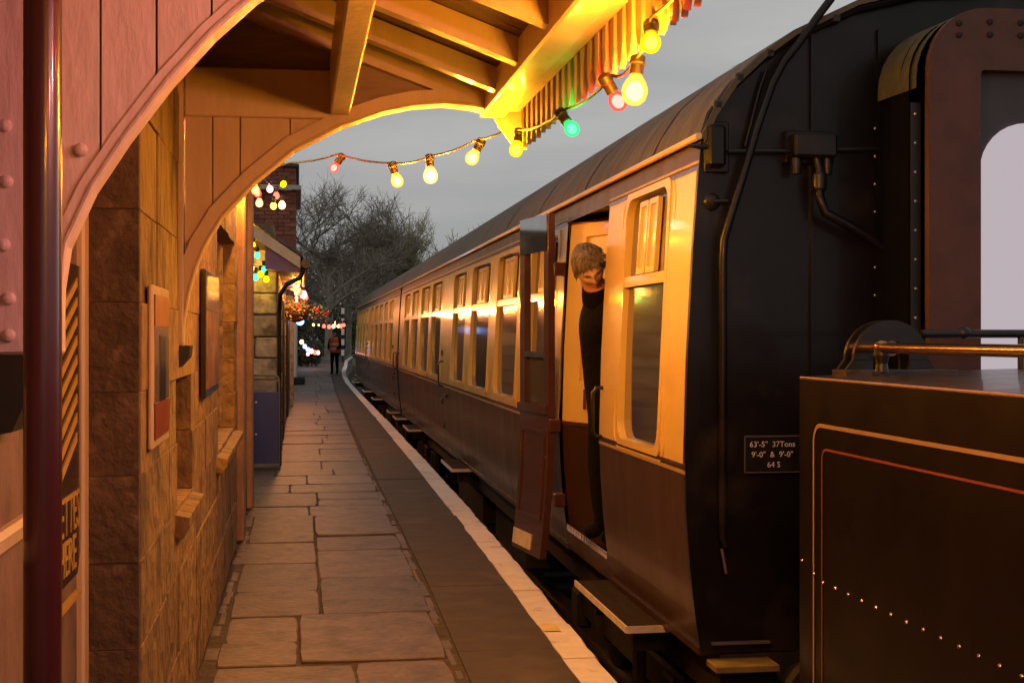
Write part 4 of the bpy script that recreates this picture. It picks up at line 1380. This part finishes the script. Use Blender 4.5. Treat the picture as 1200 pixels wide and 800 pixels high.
# across from the valance end to the building wall
P0, P1 = Vector((.905, 5.96, 2.50)), Vector((-.42, 9.6, 2.66))
B2 = [(.775, 6.12, 2.462), (.60, 6.45, 2.428), (.455, 6.72, 2.425), (.20, 7.35, 2.545)]
pts = [P0] + [Vector(p) for p in B2] + [Vector((-.05, 8.2, 2.60)), P1]
sm = []
for a, b_ in zip(pts[:-1], pts[1:]): sm += sag(a, b_, 4, .012)[:-1]
sm.append(P1)
festoon('festoon bulbs sagging from the valance end across to the station wall', sm,
        [(B2[0], 0, .5, 'amber', .030), (B2[1], 0, -.05, 'warm', .034), (B2[2], 0, -.3, 'amber', .030), (B2[3], 0, .6, 'red', .024)])
hp = [(7.2 + .54 * k, 2.84 - (.03 if k % 2 else 0)) for k in range(10)]
pts = []
for (a, za), (b_, zb) in zip(hp[:-1], hp[1:]):
    pts += sag((-.33, a, za), (-.33, b_, zb), 3, .03)[:-1]
festoon('warm festoon bulbs strung under the eaves of the stone station wall', pts + [Vector((-.33, hp[-1][0], hp[-1][1]))],
        [((-.33, yv, z), 0, 0, ('amber', 'red', 'warm', 'green', 'amber', 'warm', 'purple', 'amber', 'red', 'warm')[i], .032) for i, (yv, z) in enumerate(hp)])
hp = [(19.0 + 1.5 * k, 2.43 - (.04 if k % 2 else 0)) for k in range(13)]
pts = []
for (a, za), (b_, zb) in zip(hp[:-1], hp[1:]):
    pts += sag((-.04, a, za), (-.04, b_, zb), 3, .05)[:-1]
festoon('warm festoon bulbs strung below the gutter of the stone outbuilding', pts + [Vector((-.04, hp[-1][0], hp[-1][1]))],
        [((-.04, yv, z), 0, 0, ('warm', 'amber', 'pink', 'warm', 'red')[i % 5], .034) for i, (yv, z) in enumerate(hp)])
festoon('cluster of warm festoon bulbs hanging high past the canopy end', sag((-.44, 13.4, 3.2), (-.05, 17.0, 3.36), 8, .10),
        [((-.30, 15.0, 3.20), 0, 0, 'pink', .034), ((-.27, 15.4, 3.06), .4, 0, 'amber', .036), ((-.18, 15.5, 3.08), -.4, 0, 'warm', .040), ((-.16, 16.2, 3.38), 0, .3, 'yellow', .034), ((-.42, 15.2, 3.06), 0, 0, 'yellow', .026), ((-.24, 15.4, 3.17), 0, 0, 'red', .034)], small=True, glow=.16)
festoon('tangle of green, white and yellow bulbs on the stone gable wall',
        [(-.72, 17.35, 3.02), (-.60, 17.35, 2.92), (-.66, 17.35, 2.82), (-.53, 17.35, 2.74), (-.60, 17.35, 2.62), (-.47, 17.35, 2.60), (-.56, 17.35, 2.45), (-.38, 17.35, 2.44), (-.52, 17.35, 2.33), (-.36, 17.35, 2.30)],
        [((-.68, 17.33, 2.98), 0, 0, 'yellow', .034), ((-.59, 17.33, 2.92), 0, 0, 'yellow', .026), ((-.68, 17.33, 2.86), 0, 0, 'yellow', .028), ((-.545, 17.33, 2.75), 0, 0, 'yellow', .026), ((-.605, 17.33, 2.64), 0, 0, 'blue', .034), ((-.50, 17.33, 2.63), 0, 0, 'green', .034),
         ((-.565, 17.33, 2.47), 0, 0, 'warm', .036), ((-.42, 17.33, 2.46), 0, 0, 'green', .034), ((-.46, 17.33, 2.40), 0, 0, 'yellow', .034), ((-.52, 17.33, 2.37), 0, 0, 'green', .038), ((-.39, 17.33, 2.34), 0, 0, 'yellow', .034)], small=True, glow=.16)
festoon('red and white bulbs strung down to the hanging basket', [(-.25, 22.0, 2.80), (-.17, 23, 2.62), (-.08, 23.6, 2.48), (.05, 24.0, 2.36), (.14, 24.2, 2.32)],
        [((-.30, 23.2, 2.72), 0, 0, 'red', .032), ((-.27, 23.5, 2.63), 0, 0, 'amber', .026), ((-.17, 23.6, 2.58), 0, 0, 'pink', .048), ((-.09, 23.7, 2.50), 0, 0, 'warm', .056), ((-.03, 23.8, 2.44), 0, 0, 'amber', .052), ((.02, 23.9, 2.40), 0, 0, 'red', .05), ((.08, 24.0, 2.38), 0, 0, 'pink', .06), ((.11, 24.2, 2.33), 0, 0, 'red', .05)], small=True, glow=.05)

# ------------------------------------------------------------------ stone lamp-room building further along
hut = thing('stone_outbuilding', 'rough stone outbuilding with cream bargeboard beyond the station building', 'building', (0, 17.6, 0))
MB().box(-3.6, -.31, .06, 18.0, -.05, 3.0).build('wall_core', 'mortar', hut)
zh = [0, .27, .52, .80, 1.05, 1.32, 1.58, 1.86, 2.12, 2.40, 2.66, 2.92]
for i, (z0, z1) in enumerate(zip(zh[:-1], zh[1:])):
    x = -.262
    while x > -1.9:
        w = R.uniform(.18, .46)
        if z0 < 2.5 or x < -.6:
            MB().box(-w / 2 + .006, w / 2 - .006, -.04, .10, -(z1 - z0) / 2 + .006, (z1 - z0) / 2 - .006, .014).build('stone_block', 'stone_far', hut, loc=(x - w / 2, R.uniform(-.012, .012), (z0 + z1) / 2))
        x -= w
    y = .0
    while y < 10:
        w = R.uniform(.4, .9)
        if not (4.2 < y + w / 2 < 6.2 and z1 < 2.15) and z1 < 2.6:
            MB().box(-.06, .0, -w / 2 + .006, w / 2 - .006, -(z1 - z0) / 2 + .006, (z1 - z0) / 2 - .006, .014).build('stone_block', 'stone_far', hut, loc=(-.255 + R.uniform(-.008, .008), y + w / 2 + .07, (z0 + z1) / 2))
        y += w
# lean-to roof with cream bargeboard, purple soffit and gutter end
def zl(x): return 2.545 - (x - .02) * .67
rfh = MB().prism([(.05, zl(.05) + .02), (-1.9, zl(-1.9) + .02), (-1.9, zl(-1.9) + .06), (.05, zl(.05) + .06)], 1, -.55, 6.5).build('roof', 'slate', hut)
MB().prism([(.02, zl(.02)), (-1.9, zl(-1.9)), (-1.9, zl(-1.9) - .16), (.02, zl(.02) - .14)], 1, -.60, -.56).build('bargeboard', 'lead_trim', hut)
MB().prism([(.02, zl(.02) - .13), (-.40, zl(-.40) - .13), (-.40, 2.40), (.02, 2.36)], 1, -.53, 6.4).build('soffit', 'purple_soffit', hut)
MB().tube([(.075, -.62, 2.46), (.075, 6.5, 2.46)], .05, 10).build('gutter', 'black_iron', hut, True)
MB().tube([(.07, -.5, 2.42), (.02, -.5, 2.30), (-.14, -.5, 2.22), (-.22, -.3, 2.1), (-.235, -.10, 1.9), (-.235, -.09, 0)], .028, 8).build('rain_pipe', 'black_iron', hut, True)
MB().box(-.29, -.225, 4.3, 6.1, 0, 2.15, .01).build('door', 'dark_door', hut)
MB().box(-.28, -.20, 10.2, 14.5, 0, 2.3, .01).build('dark_panelling', 'dark_door', hut)
MB().box(-.30, -.12, 14.5, 17.9, 0, 2.5, .02).build('end_buttress', 'stone_far', hut)

nbd = thing('notice_board', 'blue notice board on a steel frame standing before the stone gable', 'notice board', (0, 16.9, 0))
MB().box(-.66, -.235, -.015, .015, .07, .93, .004).build('panel', 'board_blue', nbd)
MB().box(-.66, -.222, -.022, .022, .03, .075, .006).build('bottom_rail', 'frame_steel', nbd)
MB().tube([(-.70, 0, 1.02), (-.66, 0, 1.125), (-.60, 0, 1.13), (-.29, 0, 1.13), (-.245, 0, 1.11), (-.228, 0, 1.06), (-.226, 0, .0)], .013, 8).build('tube_frame', 'frame_steel', nbd, True)
MB().box(-.66, -.235, -.01, .01, 1.055, 1.075).build('upper_rail', 'frame_steel', nbd)
for x in (-.61, -.50):
    for z in (.43, .81):
        MB().lathe([(.013, 0), (.012, -.006), (.004, -.008)], (x, -.015, z), 1, 10).build('bolt', 'white_paint', nbd)

wpo = thing('lamp_post', 'slim white post with a black base beside the outbuilding', 'post', (-.14, 46.5, 0))
MB().tube([(0, 0, .2), (0, 0, 2.26)], .10, 10).build('shaft', 'white_paint', wpo, True)
MB().box(-.28, .34, -.2, .2, 0, .24, .03).build('base', 'under_dark', wpo)

# hanging basket
bk = thing('hanging_basket', 'hanging basket of trailing plants and red flowers under the outbuilding eaves', 'hanging basket', (-.04, 24.0, 2.06))
bk.scale = (1.35, 1.35, 1.25)
MB().lathe([(.03, -.19), (.10, -.16), (.155, -.08), (.17, 0.0)], (0, 0, 0), 2, 16).build('bowl', 'basket_fibre', bk, True)
lv = MB(); fw = MB()
for k in range(420):
    a = R.uniform(0, 2 * math.pi)
    q = R.random()
    rr_ = .05 + .26 * q + (.12 * q if math.cos(a) > .3 else 0)
    z = R.uniform(0, .14) * (1 - q) - R.uniform(0, .20) * q
    c = Vector((rr_ * math.cos(a), rr_ * math.sin(a) * .8, z))
    u = Vector((R.uniform(-1, 1), R.uniform(-1, 1), R.uniform(-1, 1))).normalized() * R.uniform(.025, .05)
    v = u.orthogonal().normalized() * .014
    lv.add([c, c + u * .5 + v, c + u, c + u * .5 - v], [(0, 1, 2, 3)])
    if k % 32 == 0: fw.ball(c + Vector((0, 0, .06)), .022, 6, 4)
tag(lv.build('foliage', 'basket_leaf', bk), kind='stuff')
tag(fw.build('flowers', 'flower_red', bk), kind='stuff')
MB().tube([(-.16, 0, 0), (-.02, 0, .36)], .005, 4).tube([(.16, 0, 0), (0.02, 0, .36)], .005, 4).tube([(0, 0, .36), (-.16, 0, .42)], .008, 4).build('chain', 'black_iron', bk)

# brick house behind
bh = thing('brick_house', 'red brick house gable rising behind the outbuilding roof', 'house', (-2.4, 54, 0))
MB().box(-3, 2.30, 0, 8, -.05, 8.0).build('wall', 'brick_red', bh)
bm_ = MB().box(-.22, .22, -.04, .03, -.068, .068, .008).mesh('brick', 'brick_red')
for i in range(18):
    z = 5.5 + i * .15
    if 7.08 < z < 7.36: continue
    for k in range(5):
        link('brick', bm_, bh, (2.07 - k * .47 - (.235 if i % 2 else 0), 0, z))
MB().box(-3.2, 2.50, -.30, 8.2, 7.12, 7.30, .02).build('string_course', 'lead_trim', bh)
MB().box(-3.15, 2.42, -.15, 8.15, 8.0, 8.14, .03).build('coping', 'slate', bh)
MB().prism([(-3.0, 8.14), (1.6, 8.14), (-1.0, 9.3)], 1, .6, 8.0).build('roof', 'slate', bh)

# ------------------------------------------------------------------ people
def skinned(name, joints, edges, m, parent, sub=2):
    names = list(joints)
    me = bpy.data.meshes.new(name)
    me.from_pydata([joints[k][0] for k in names], [(names.index(a), names.index(b_)) for a, b_ in edges], [])
    me.materials.append(M[m])
    o = link(name, me, parent)
    sk = o.modifiers.new('skin', 'SKIN')
    if not me.skin_vertices:
        return o
    for i, k in enumerate(names):
        r = joints[k][1]
        d = me.skin_vertices[0].data[i]
        d.radius = r if isinstance(r, tuple) else (r, r)
        d.use_root = (i == 0)
    o.modifiers.new('smooth', 'SUBSURF').levels = sub
    o.modifiers[-1].render_levels = sub
    sk.use_smooth_shade = True
    return o

def head_mesh(name, m):
    """face looks along -y; z up; origin at the middle of the skull"""
    me = MB()
    nu, nv = 40, 30
    def shape(d):
        x, y, z = d
        r = 1.0
        p = Vector((x * .076, y * .097, z * .118))
        if z < 0:                                   # jaw narrows
            p.x *= 1 - .24 * (-z) ** 1.5
            if y < 0: p.y *= 1 - .06 * (-z)
        f = max(0, -y)
        def gs(cx, cz, sx, sz): return math.exp(-((x - cx) / sx) ** 2 - ((z - cz) / sz) ** 2) * (1 if y < 0 else 0)
        p.y -= .026 * gs(0, -.20, .15, .17)        # nose
        p.y -= .012 * gs(0, -.02, .10, .20)
        p.y -= .009 * gs(0, .16, .60, .08)         # brow
        p.y += .013 * (gs(.36, .02, .20, .10) + gs(-.36, .02, .20, .10))  # sockets
        p.y += .006 * gs(0, -.42, .30, .05)
        p.y -= .006 * gs(0, -.52, .30, .07)        # lips
        p.y -= .012 * gs(0, -.82, .34, .12)        # chin
        p.y -= .006 * (gs(.5, -.25, .22, .16) + gs(-.5, -.25, .22, .16))  # cheeks
        return p
    rows = []
    for j in range(nv + 1):
        t = -math.pi / 2 + math.pi * j / nv
        rows.append([shape((math.cos(t) * math.cos(2 * math.pi * i / nu), math.cos(t) * math.sin(2 * math.pi * i / nu), math.sin(t))) for i in range(nu)])
    for A, B in zip(rows[:-1], rows[1:]): me.strip(A, B, True)
    for s in (-1, 1):                               # ears
        me.ball((s * .078, .012, -.005), (.010, .022, .034), 10, 8)
    me.tube([(0, .03, -.06), (0, .045, -.13), (0, .06, -.19)], [.055, .056, .066], 16)
    return me.mesh(name, m, True)

def make_head(par, loc, quat, scale=1.0):
    h = link('head', head_mesh('head', 'skin'), par, loc)
    h.rotation_mode = 'QUATERNION'
    h.rotation_quaternion = quat
    h.scale = (scale,) * 3
    hair = MB()
    nu, nv = 44, 22
    rows = []
    for j in range(nv + 1):
        row = []
        for i in range(nu):
            a = 2 * math.pi * i / nu
            front = max(0, -math.sin(a))
            lowz = -.42 + .92 * front ** .7 + (.10 if abs(math.cos(a)) > .8 else 0)
            t0 = math.asin(max(-.95, min(.95, lowz)))
            t = t0 + (math.pi / 2 - t0) * j / nv
            n_ = (.002 * math.sin(a * 7 + j * .5) + R.uniform(-.001, .001)) * max(0, math.cos(t)) ** .5
            k = 1.05 + (.07 * math.sin(math.pi * j / nv)) if j else 1.0
            row.append(((.076 + .002) * k * math.cos(t) * math.cos(a) + n_ * .4, (.097 + .002) * k * math.cos(t) * math.sin(a) + n_ * .4, .118 * k * math.sin(t) + n_))
        rows.append(row)
    for A, B in zip(rows[:-1], rows[1:]): hair.strip(A, B, True)
    # loose locks
    for k in range(520):
        a = R.uniform(0, 2 * math.pi); t = R.uniform(-.1, 1.4)
        if math.sin(a) < -.2 and t < .65: t = R.uniform(.65, 1.3)
        d = Vector((math.cos(t) * math.cos(a), math.cos(t) * math.sin(a), math.sin(t)))
        p = Vector((d.x * .084, d.y * .107, d.z * .130))
        tg = Vector((.55 + R.uniform(-.25, .25), -.5 if d.z > .3 else .25, -.45)).normalized() * R.uniform(.02, .05)
        q = p + tg + d * .003
        hair.tube([p - d * .004, p + tg * .5 + d * .006, q], [.0026, .0022, .0006], 4)
    for k in range(240):                            # rim of loose ends
        a = R.uniform(0, 2 * math.pi)
        fr_ = max(0, -math.sin(a))
        t = math.asin(max(-.95, min(.95, -.42 + .92 * fr_ ** .7 + R.uniform(0, .25))))
        d = Vector((math.cos(t) * math.cos(a), math.cos(t) * math.sin(a), math.sin(t)))
        p = Vector((d.x * .081, d.y * .103, d.z * .124))
        tg = Vector((R.uniform(-.2, .5), -.15 * fr_, -1)).normalized() * R.uniform(.012, .034)
        hair.tube([p, p + tg * .5 + d * .003, p + tg - d * .001], [.0028, .002, .0005], 4)
    hair.build('hair', 'hair', h, True)
    ey = MB()
    for s in (-1, 1): ey.ball((s * .030, -.083, .004), (.009, .004, .0028), 8, 6)
    ey.build('eyes', 'eye_dark', h, True)
    br_ = MB()
    for s in (-1, 1): br_.tube([(s * .012, -.098, .022), (s * .03, -.096, .027), (s * .046, -.083, .020)], [.002, .003, .0018], 6)
    br_.build('eyebrows', 'hair', h, True)
    MB().tube([(-.022, -.088, -.060), (0, -.095, -.058), (.022, -.088, -.060)], [.002, .005, .002], 6).build('mouth', 'lips', h, True)
    return h

def face_quat(fwd, up):
    f = Vector(fwd).normalized(); u = Vector(up)
    yv = -f
    xv = yv.cross(u).normalized()
    zv = xv.cross(yv).normalized()
    return Matrix((xv, yv, zv)).transposed().to_quaternion()

man = thing('person', 'grey-haired person in a dark jacket leaning out of the coach doorway looking down', 'person', (1.93, 8.30, .345))
J = {'hip': ((-.07, .02, .86), (.175, .14)), 'waist': ((-.07, -.01, 1.05), (.18, .145)), 'chest': ((-.09, -.05, 1.28), (.19, .14)), 'upper': ((-.12, -.09, 1.43), (.15, .10)), 'neck': ((-.17, -.13, 1.53), (.062, .062)),
     'shl': ((-.15, .08, 1.38), (.075, .075)), 'ell': ((-.13, .14, 1.10), (.056, .056)), 'wrl': ((-.05, .10, .92), (.042, .042)),
     'shr': ((-.02, -.24, 1.38), (.075, .075)), 'elr': ((.10, -.26, 1.12), (.056, .056)), 'wrr': ((.02, -.27, .92), (.042, .042)),
     'thl': ((-.08, .11, .80), (.105, .105)), 'knl': ((-.10, .12, .45), (.085, .085)), 'anl': ((-.08, .12, .08), (.06, .06)), 'tol': ((-.20, .12, .035), (.04, .035)),
     'thr': ((-.02, -.10, .80), (.105, .105)), 'knr': ((-.05, -.11, .45), (.085, .085)), 'anr': ((-.03, -.11, .08), (.06, .06)), 'tor': ((-.15, -.12, .035), (.04, .035))}
Ed = [('hip', 'waist'), ('waist', 'chest'), ('chest', 'upper'), ('upper', 'neck'), ('upper', 'shl'), ('shl', 'ell'), ('ell', 'wrl'), ('upper', 'shr'), ('shr', 'elr'), ('elr', 'wrr'),
      ('hip', 'thl'), ('thl', 'knl'), ('knl', 'anl'), ('anl', 'tol'), ('hip', 'thr'), ('thr', 'knr'), ('knr', 'anr'), ('anr', 'tor')]
skinned('body', J, Ed, 'jacket', man)
make_head(man, (-.240, -.205, 1.665), face_quat((.12, -.70, -.62), (-.36, -.52, .78)), 1.16)
ck = MB().lathe([(.100, -.05), (.092, 0), (.080, .040), (.072, .042), (.070, .0)], (0, 0, 0), 2, 20).build('jacket_collar', 'jacket', man, True, loc=(-.175, -.135, 1.515))
ck.rotation_euler = (rad(28), rad(-22), 0)
sc_ = MB().lathe([(.070, .0), (.072, .045), (.066, .052)], (0, 0, 0), 2, 20).build('shirt_collar', 'collar', man, True, loc=(-.175, -.135, 1.52))
sc_.rotation_euler = (rad(28), rad(-22), 0)
def hand(par, w, d, m='skin'):
    """palm and five bent fingers reaching from wrist w along d"""
    w, d = Vector(w), Vector(d).normalized()
    s_ = d.orthogonal().normalized(); n_ = d.cross(s_)
    hb = MB().tube([w, w + d * .04, w + d * .085], [.026, .036, .034], 10)
    for k, ln in enumerate((.062, .072, .068, .054)):
        b0 = w + d * .08 + s_ * (.024 - .016 * k)
        hb.tube([b0, b0 + d * ln * .45 + n_ * .006, b0 + d * ln * .75 + n_ * .02, b0 + d * ln * .85 + n_ * .034], [.0095, .009, .0085, .006], 8)
    t0 = w + d * .03 + s_ * .03
    hb.tube([t0, t0 + d * .03 + s_ * .02, t0 + d * .055 + s_ * .02 + n_ * .014], [.011, .010, .007], 8)
    hb.build('hand', m, par, True)
hand(man, (-.05, .10, .93), (-.1, -.1, -1)); hand(man, (.02, -.27, .93), (-.2, 0, -1))

gd = thing('person', 'person in dark trousers and orange high-visibility vest standing on the far platform', 'person', (1.46, 58.0, 0), rad(-25))
J2 = {'hip': ((0, 0, .95), (.15, .11)), 'waist': ((0, 0, 1.12), (.145, .105)), 'chest': ((0, 0, 1.34), (.18, .115)), 'upper': ((0, 0, 1.47), (.13, .09)), 'neck': ((0, 0, 1.56), (.055, .055)),
      'shl': ((-.20, 0, 1.43), (.07, .07)), 'ell': ((-.27, .0, 1.15), (.052, .052)), 'wrl': ((-.20, -.16, 1.0), (.04, .04)),
      'shr': ((.20, 0, 1.43), (.07, .07)), 'elr': ((.27, .0, 1.15), (.052, .052)), 'wrr': ((.16, -.2, 1.05), (.04, .04)),
      'thl': ((-.10, 0, .85), (.1, .1)), 'knl': ((-.11, -.01, .48), (.075, .075)), 'anl': ((-.12, .02, .08), (.055, .055)), 'tol': ((-.13, -.12, .035), (.04, .035)),
      'thr': ((.10, 0, .85), (.1, .1)), 'knr': ((.11, -.01, .48), (.075, .075)), 'anr': ((.12, .02, .08), (.055, .055)), 'tor': ((.14, -.12, .035), (.04, .035))}
skinned('body', J2, Ed, 'jacket', gd, 1)
make_head(gd, (0, -.02, 1.68), face_quat((.5, -1, -.15), (0, 0, 1)))
hand(gd, (-.20, -.16, 1.0), (.1, -.8, -.3)); hand(gd, (.16, -.2, 1.05), (-.2, -.8, -.2))
vest = MB()
def ell(rx, ry, z): return [(rx * math.cos(2 * math.pi * k / 20), ry * math.sin(2 * math.pi * k / 20), z) for k in range(20)]
rws = [ell(.215, .165, .90), ell(.205, .155, 1.1), ell(.225, .165, 1.3), ell(.215, .15, 1.45), ell(.12, .10, 1.54)]
for A, B in zip(rws[:-1], rws[1:]): vest.strip(A, B, True)
vo = vest.build('vest', 'hi_vis', gd, True)
for z in (1.02, 1.22):
    MB().strip(ell(.222, .172, z), ell(.222, .172, z + .06), True).build('reflective_band', 'hi_vis_band', vo)
MB().lathe([(.10, 1.74), (.105, 1.76), (.1, 1.80), (.05, 1.83), (.005, 1.835)], (0, 0, 0), 2, 14).build('cap', 'jacket', gd, True)

fp_ = copy_tree(gd)
fp_.location = (-.30, 62.0, 0)
fp_.rotation_euler = (0, 0, rad(70))
fp_['label'] = 'dark-clothed person standing beside the white post by the outbuilding end'
for ch in list(fp_.children):
    if ch.name.startswith('vest'):
        for c2 in list(ch.children): bpy.data.objects.remove(c2)
        bpy.data.objects.remove(ch)

# ------------------------------------------------------------------ far lights, post, trees
sp_ = thing('striped_post', 'white banded post standing at the far platform end', 'post', (2.60, 84, 0))
for k in range(5):
    MB().box(-.09, .09, -.05, .05, .4 + k * .62, .4 + k * .62 + .36, .01).build('band', 'white_paint', sp_)
MB().box(-.05, .05, -.04, .04, 0, 3.4).build('post', 'under_dark', sp_)
festoon('tiny red and white lamps strung across the far platform end', sag((.7, 82, 2.35), (2.7, 83, 2.4), 8, .12),
        [((.85, 82, 2.32), 0, 0, 'warm', .07), ((1.15, 82, 2.28), 0, 0, 'warm', .05), ((1.45, 82, 2.28), 0, 0, 'red', .10), ((1.75, 82, 2.26), 0, 0, 'red', .11), ((2.0, 82, 2.27), 0, 0, 'warm', .10), ((2.18, 82, 2.42), .7, .6, 'warm', .09), ((2.22, 82, 2.25), .7, -.6, 'warm', .10), ((2.42, 82, 2.3), 0, 0, 'red', .11), ((2.6, 82, 2.33), 0, 0, 'red', .09)], small=True, r=.012)
festoon('purple and pink lights draped on the bush beside the far path', [(.15, 70, 1.5), (.35, 70, 1.2), (.6, 70, .95), (.95, 70, .85)],
        [((.15, 70, 1.42), 0, 0, 'warm', .10), ((.3, 70, 1.2), 0, 0, 'blue', .10), ((.45, 70, 1.05), 0, 0, 'purple', .10), ((.62, 70, .98), 0, 0, 'pink', .11), ((.8, 70, .9), 0, 0, 'red', .10), ((.95, 70, .88), 0, 0, 'pink', .09), ((.45, 70, .8), 0, 0, 'pink', .08), ((.05, 46.2, 1.95), 0, 0, 'blue', .11), ((-.02, 46.2, 2.02), 0, 0, 'warm', .13)][:7], small=True, r=.012)
gl = thing('globe_lamp', 'small blue-white globe lamp below the hanging basket', 'lamp', (.03, 30.0, 1.90))
MB().ball((0, 0, 0), .085, 14, 8).build('globe', 'small_blue', gl, True)
MB().tube([(-.25, 0, .20), (-.08, 0, .18), (0, 0, .08)], .012, 6).build('arm', 'black_iron', gl)

def bare_tree(name, label, cat, loc, h, spread, n_main, depth, m, seed, up=.35, r0=.22, twig=.014, group='bare trees beyond the platform', density=3):
    q = random.Random(seed)
    t = thing(name, label, cat, loc, 0, group)
    tr, cr = MB(), MB()
    trunk_h = h * .28
    tr.tube([(0, 0, -1.1), (.05, 0, trunk_h * .5), (.1, .05, trunk_h), (.12, .05, h * .55)], [r0 * 1.2, r0, r0 * .85, r0 * .4], 8)
    def grow(p, d, ln, r, lv):
        p = Vector(p)
        pts, dd = [p], d.copy()
        nseg = 3 if lv < 3 else 2
        for _ in range(nseg):
            dd = (dd + Vector((q.gauss(0, .22), q.gauss(0, .22), q.gauss(0, .16) + up * .25))).normalized()
            pts.append(pts[-1] + dd * ln / nseg)
        rr = [max(twig * .7, r * (1 - .55 * k / nseg)) for k in range(nseg + 1)]
        (tr if lv < 2 else cr).tube(pts, rr, 5 if lv < 2 else 3, False)
        if lv >= depth: return
        for _ in range(density if lv < depth - 1 else density + 1):
            k = q.uniform(.25, 1)
            i = min(nseg - 1, int(k * nseg))
            s0 = pts[i].lerp(pts[i + 1], k * nseg - i)
            nd = (dd + Vector((q.gauss(0, .75), q.gauss(0, .75), q.gauss(0, .45) + up * .5))).normalized()
            grow(s0, nd, ln * q.uniform(.5, .78), max(twig, r * .55), lv + 1)
    for k in range(n_main):
        a = 2 * math.pi * k / n_main + q.uniform(-.4, .4)
        z = trunk_h * q.uniform(.7, 1) if k % 2 else h * q.uniform(.3, .5)
        d = Vector((math.cos(a) * spread, math.sin(a) * spread, q.uniform(.35, 1.1))).normalized()
        grow((.1, .05, z), d, h * .33, r0 * .5, 1)
    tr.build('trunk', m, t)
    cr.build('crown', m, t)
    return t
bare_tree('bare_tree', 'tall bare winter tree with spreading twigs beside the brick house', 'tree', (1.9, 92, 0), 13.2, .9, 9, 5, 'bark', 3, up=.18, r0=.26, twig=.013, density=5)
bare_tree('bare_tree', 'smaller bare tree leaning out behind the tall one', 'tree', (3.6, 104, 0), 10.5, 1.0, 8, 5, 'bark', 5, up=.15, r0=.2, twig=.013, density=4)
for i, (x, y, h, sd, lab) in enumerate(((6.9, 98, 8.8, 11, 'olive twiggy tree rising above the coach roofs'), (5.5, 112, 8.6, 12, 'olive twiggy tree next to the tall bare tree'), (9.3, 118, 7.6, 13, 'low olive twiggy tree sinking behind the coach roof'))):
    bare_tree('twiggy_tree', lab, 'tree', (x, y, 0), h, .55, 12, 5, 'bark_olive', sd, up=.8, r0=.2, twig=.015, density=5)
bare_tree('bare_tree', 'small far tree standing alone above the coach roof ridge', 'tree', (15.4, 128, 0), 11.6, .7, 9, 4, 'bark_olive', 21, up=.5, r0=.2, twig=.03, density=4)

def bush(name, label, loc, rx, ry, h, m, seed, n, group='dark bushes at the platform end'):
    q = random.Random(seed)
    t = thing(name, label, 'bush', loc, 0, group)
    lf = MB()
    lobes = [(q.uniform(-.7, .7) * rx, q.uniform(-.6, .6) * ry, q.uniform(.3, .85) * h, q.uniform(.25, .45)) for _ in range(14)]
    for k in range(n):
        lb = lobes[q.randrange(len(lobes))]
        d = Vector((q.gauss(0, 1), q.gauss(0, 1), q.gauss(0, 1))).normalized() * q.uniform(.5, 1.08)
        c = Vector((lb[0] + d.x * rx * lb[3], lb[1] + d.y * ry * lb[3], max(.05, lb[2] + d.z * h * lb[3] * .8)))
        u = Vector((q.gauss(0, 1), q.gauss(0, 1), q.gauss(0, .8))).normalized() * q.uniform(.10, .22)
        v = u.orthogonal().normalized() * q.uniform(.04, .09)
        lf.add([c - u, c + v, c + u, c - v], [(0, 1, 2, 3)])
    lf.build('foliage', m, t)
    st = MB()
    for k in range(6):
        a = q.uniform(0, 6.28)
        st.tube([(q.uniform(-.4, .4) * rx, 0, -1.1), (rx * .5 * math.cos(a), ry * .5 * math.sin(a), h * .75)], [.06, .02], 5)
    st.build('stem', 'bark', t)
    return t
bush('bush', 'dark evergreen bush in front of the bare tree', (1.1, 112, -1), 3.2, 3, 5.2, 'leaf_dark', 31, 5000)
bush('bush', 'broad olive bush behind the far train end', (4.6, 118, -1), 3.6, 3, 6.4, 'leaf_olive', 32, 6000)
bush('bush', 'olive bush half hidden by the coach roofs', (8.4, 124, -1), 3.6, 3, 6.4, 'leaf_olive', 33, 6000)
bush('bush', 'dark bush against the house side', (-1.6, 100, -1), 3.4, 3, 5.6, 'leaf_dark', 34, 5000)
bush('bush', 'low dark bush by the far path', (.55, 74, -.2), .75, .6, 1.5, 'leaf_dark', 35, 1400)
bush('bush', 'tall olive bush behind the striped post', (2.6, 126, -1), 4.5, 3, 9.5, 'leaf_olive', 36, 7000)
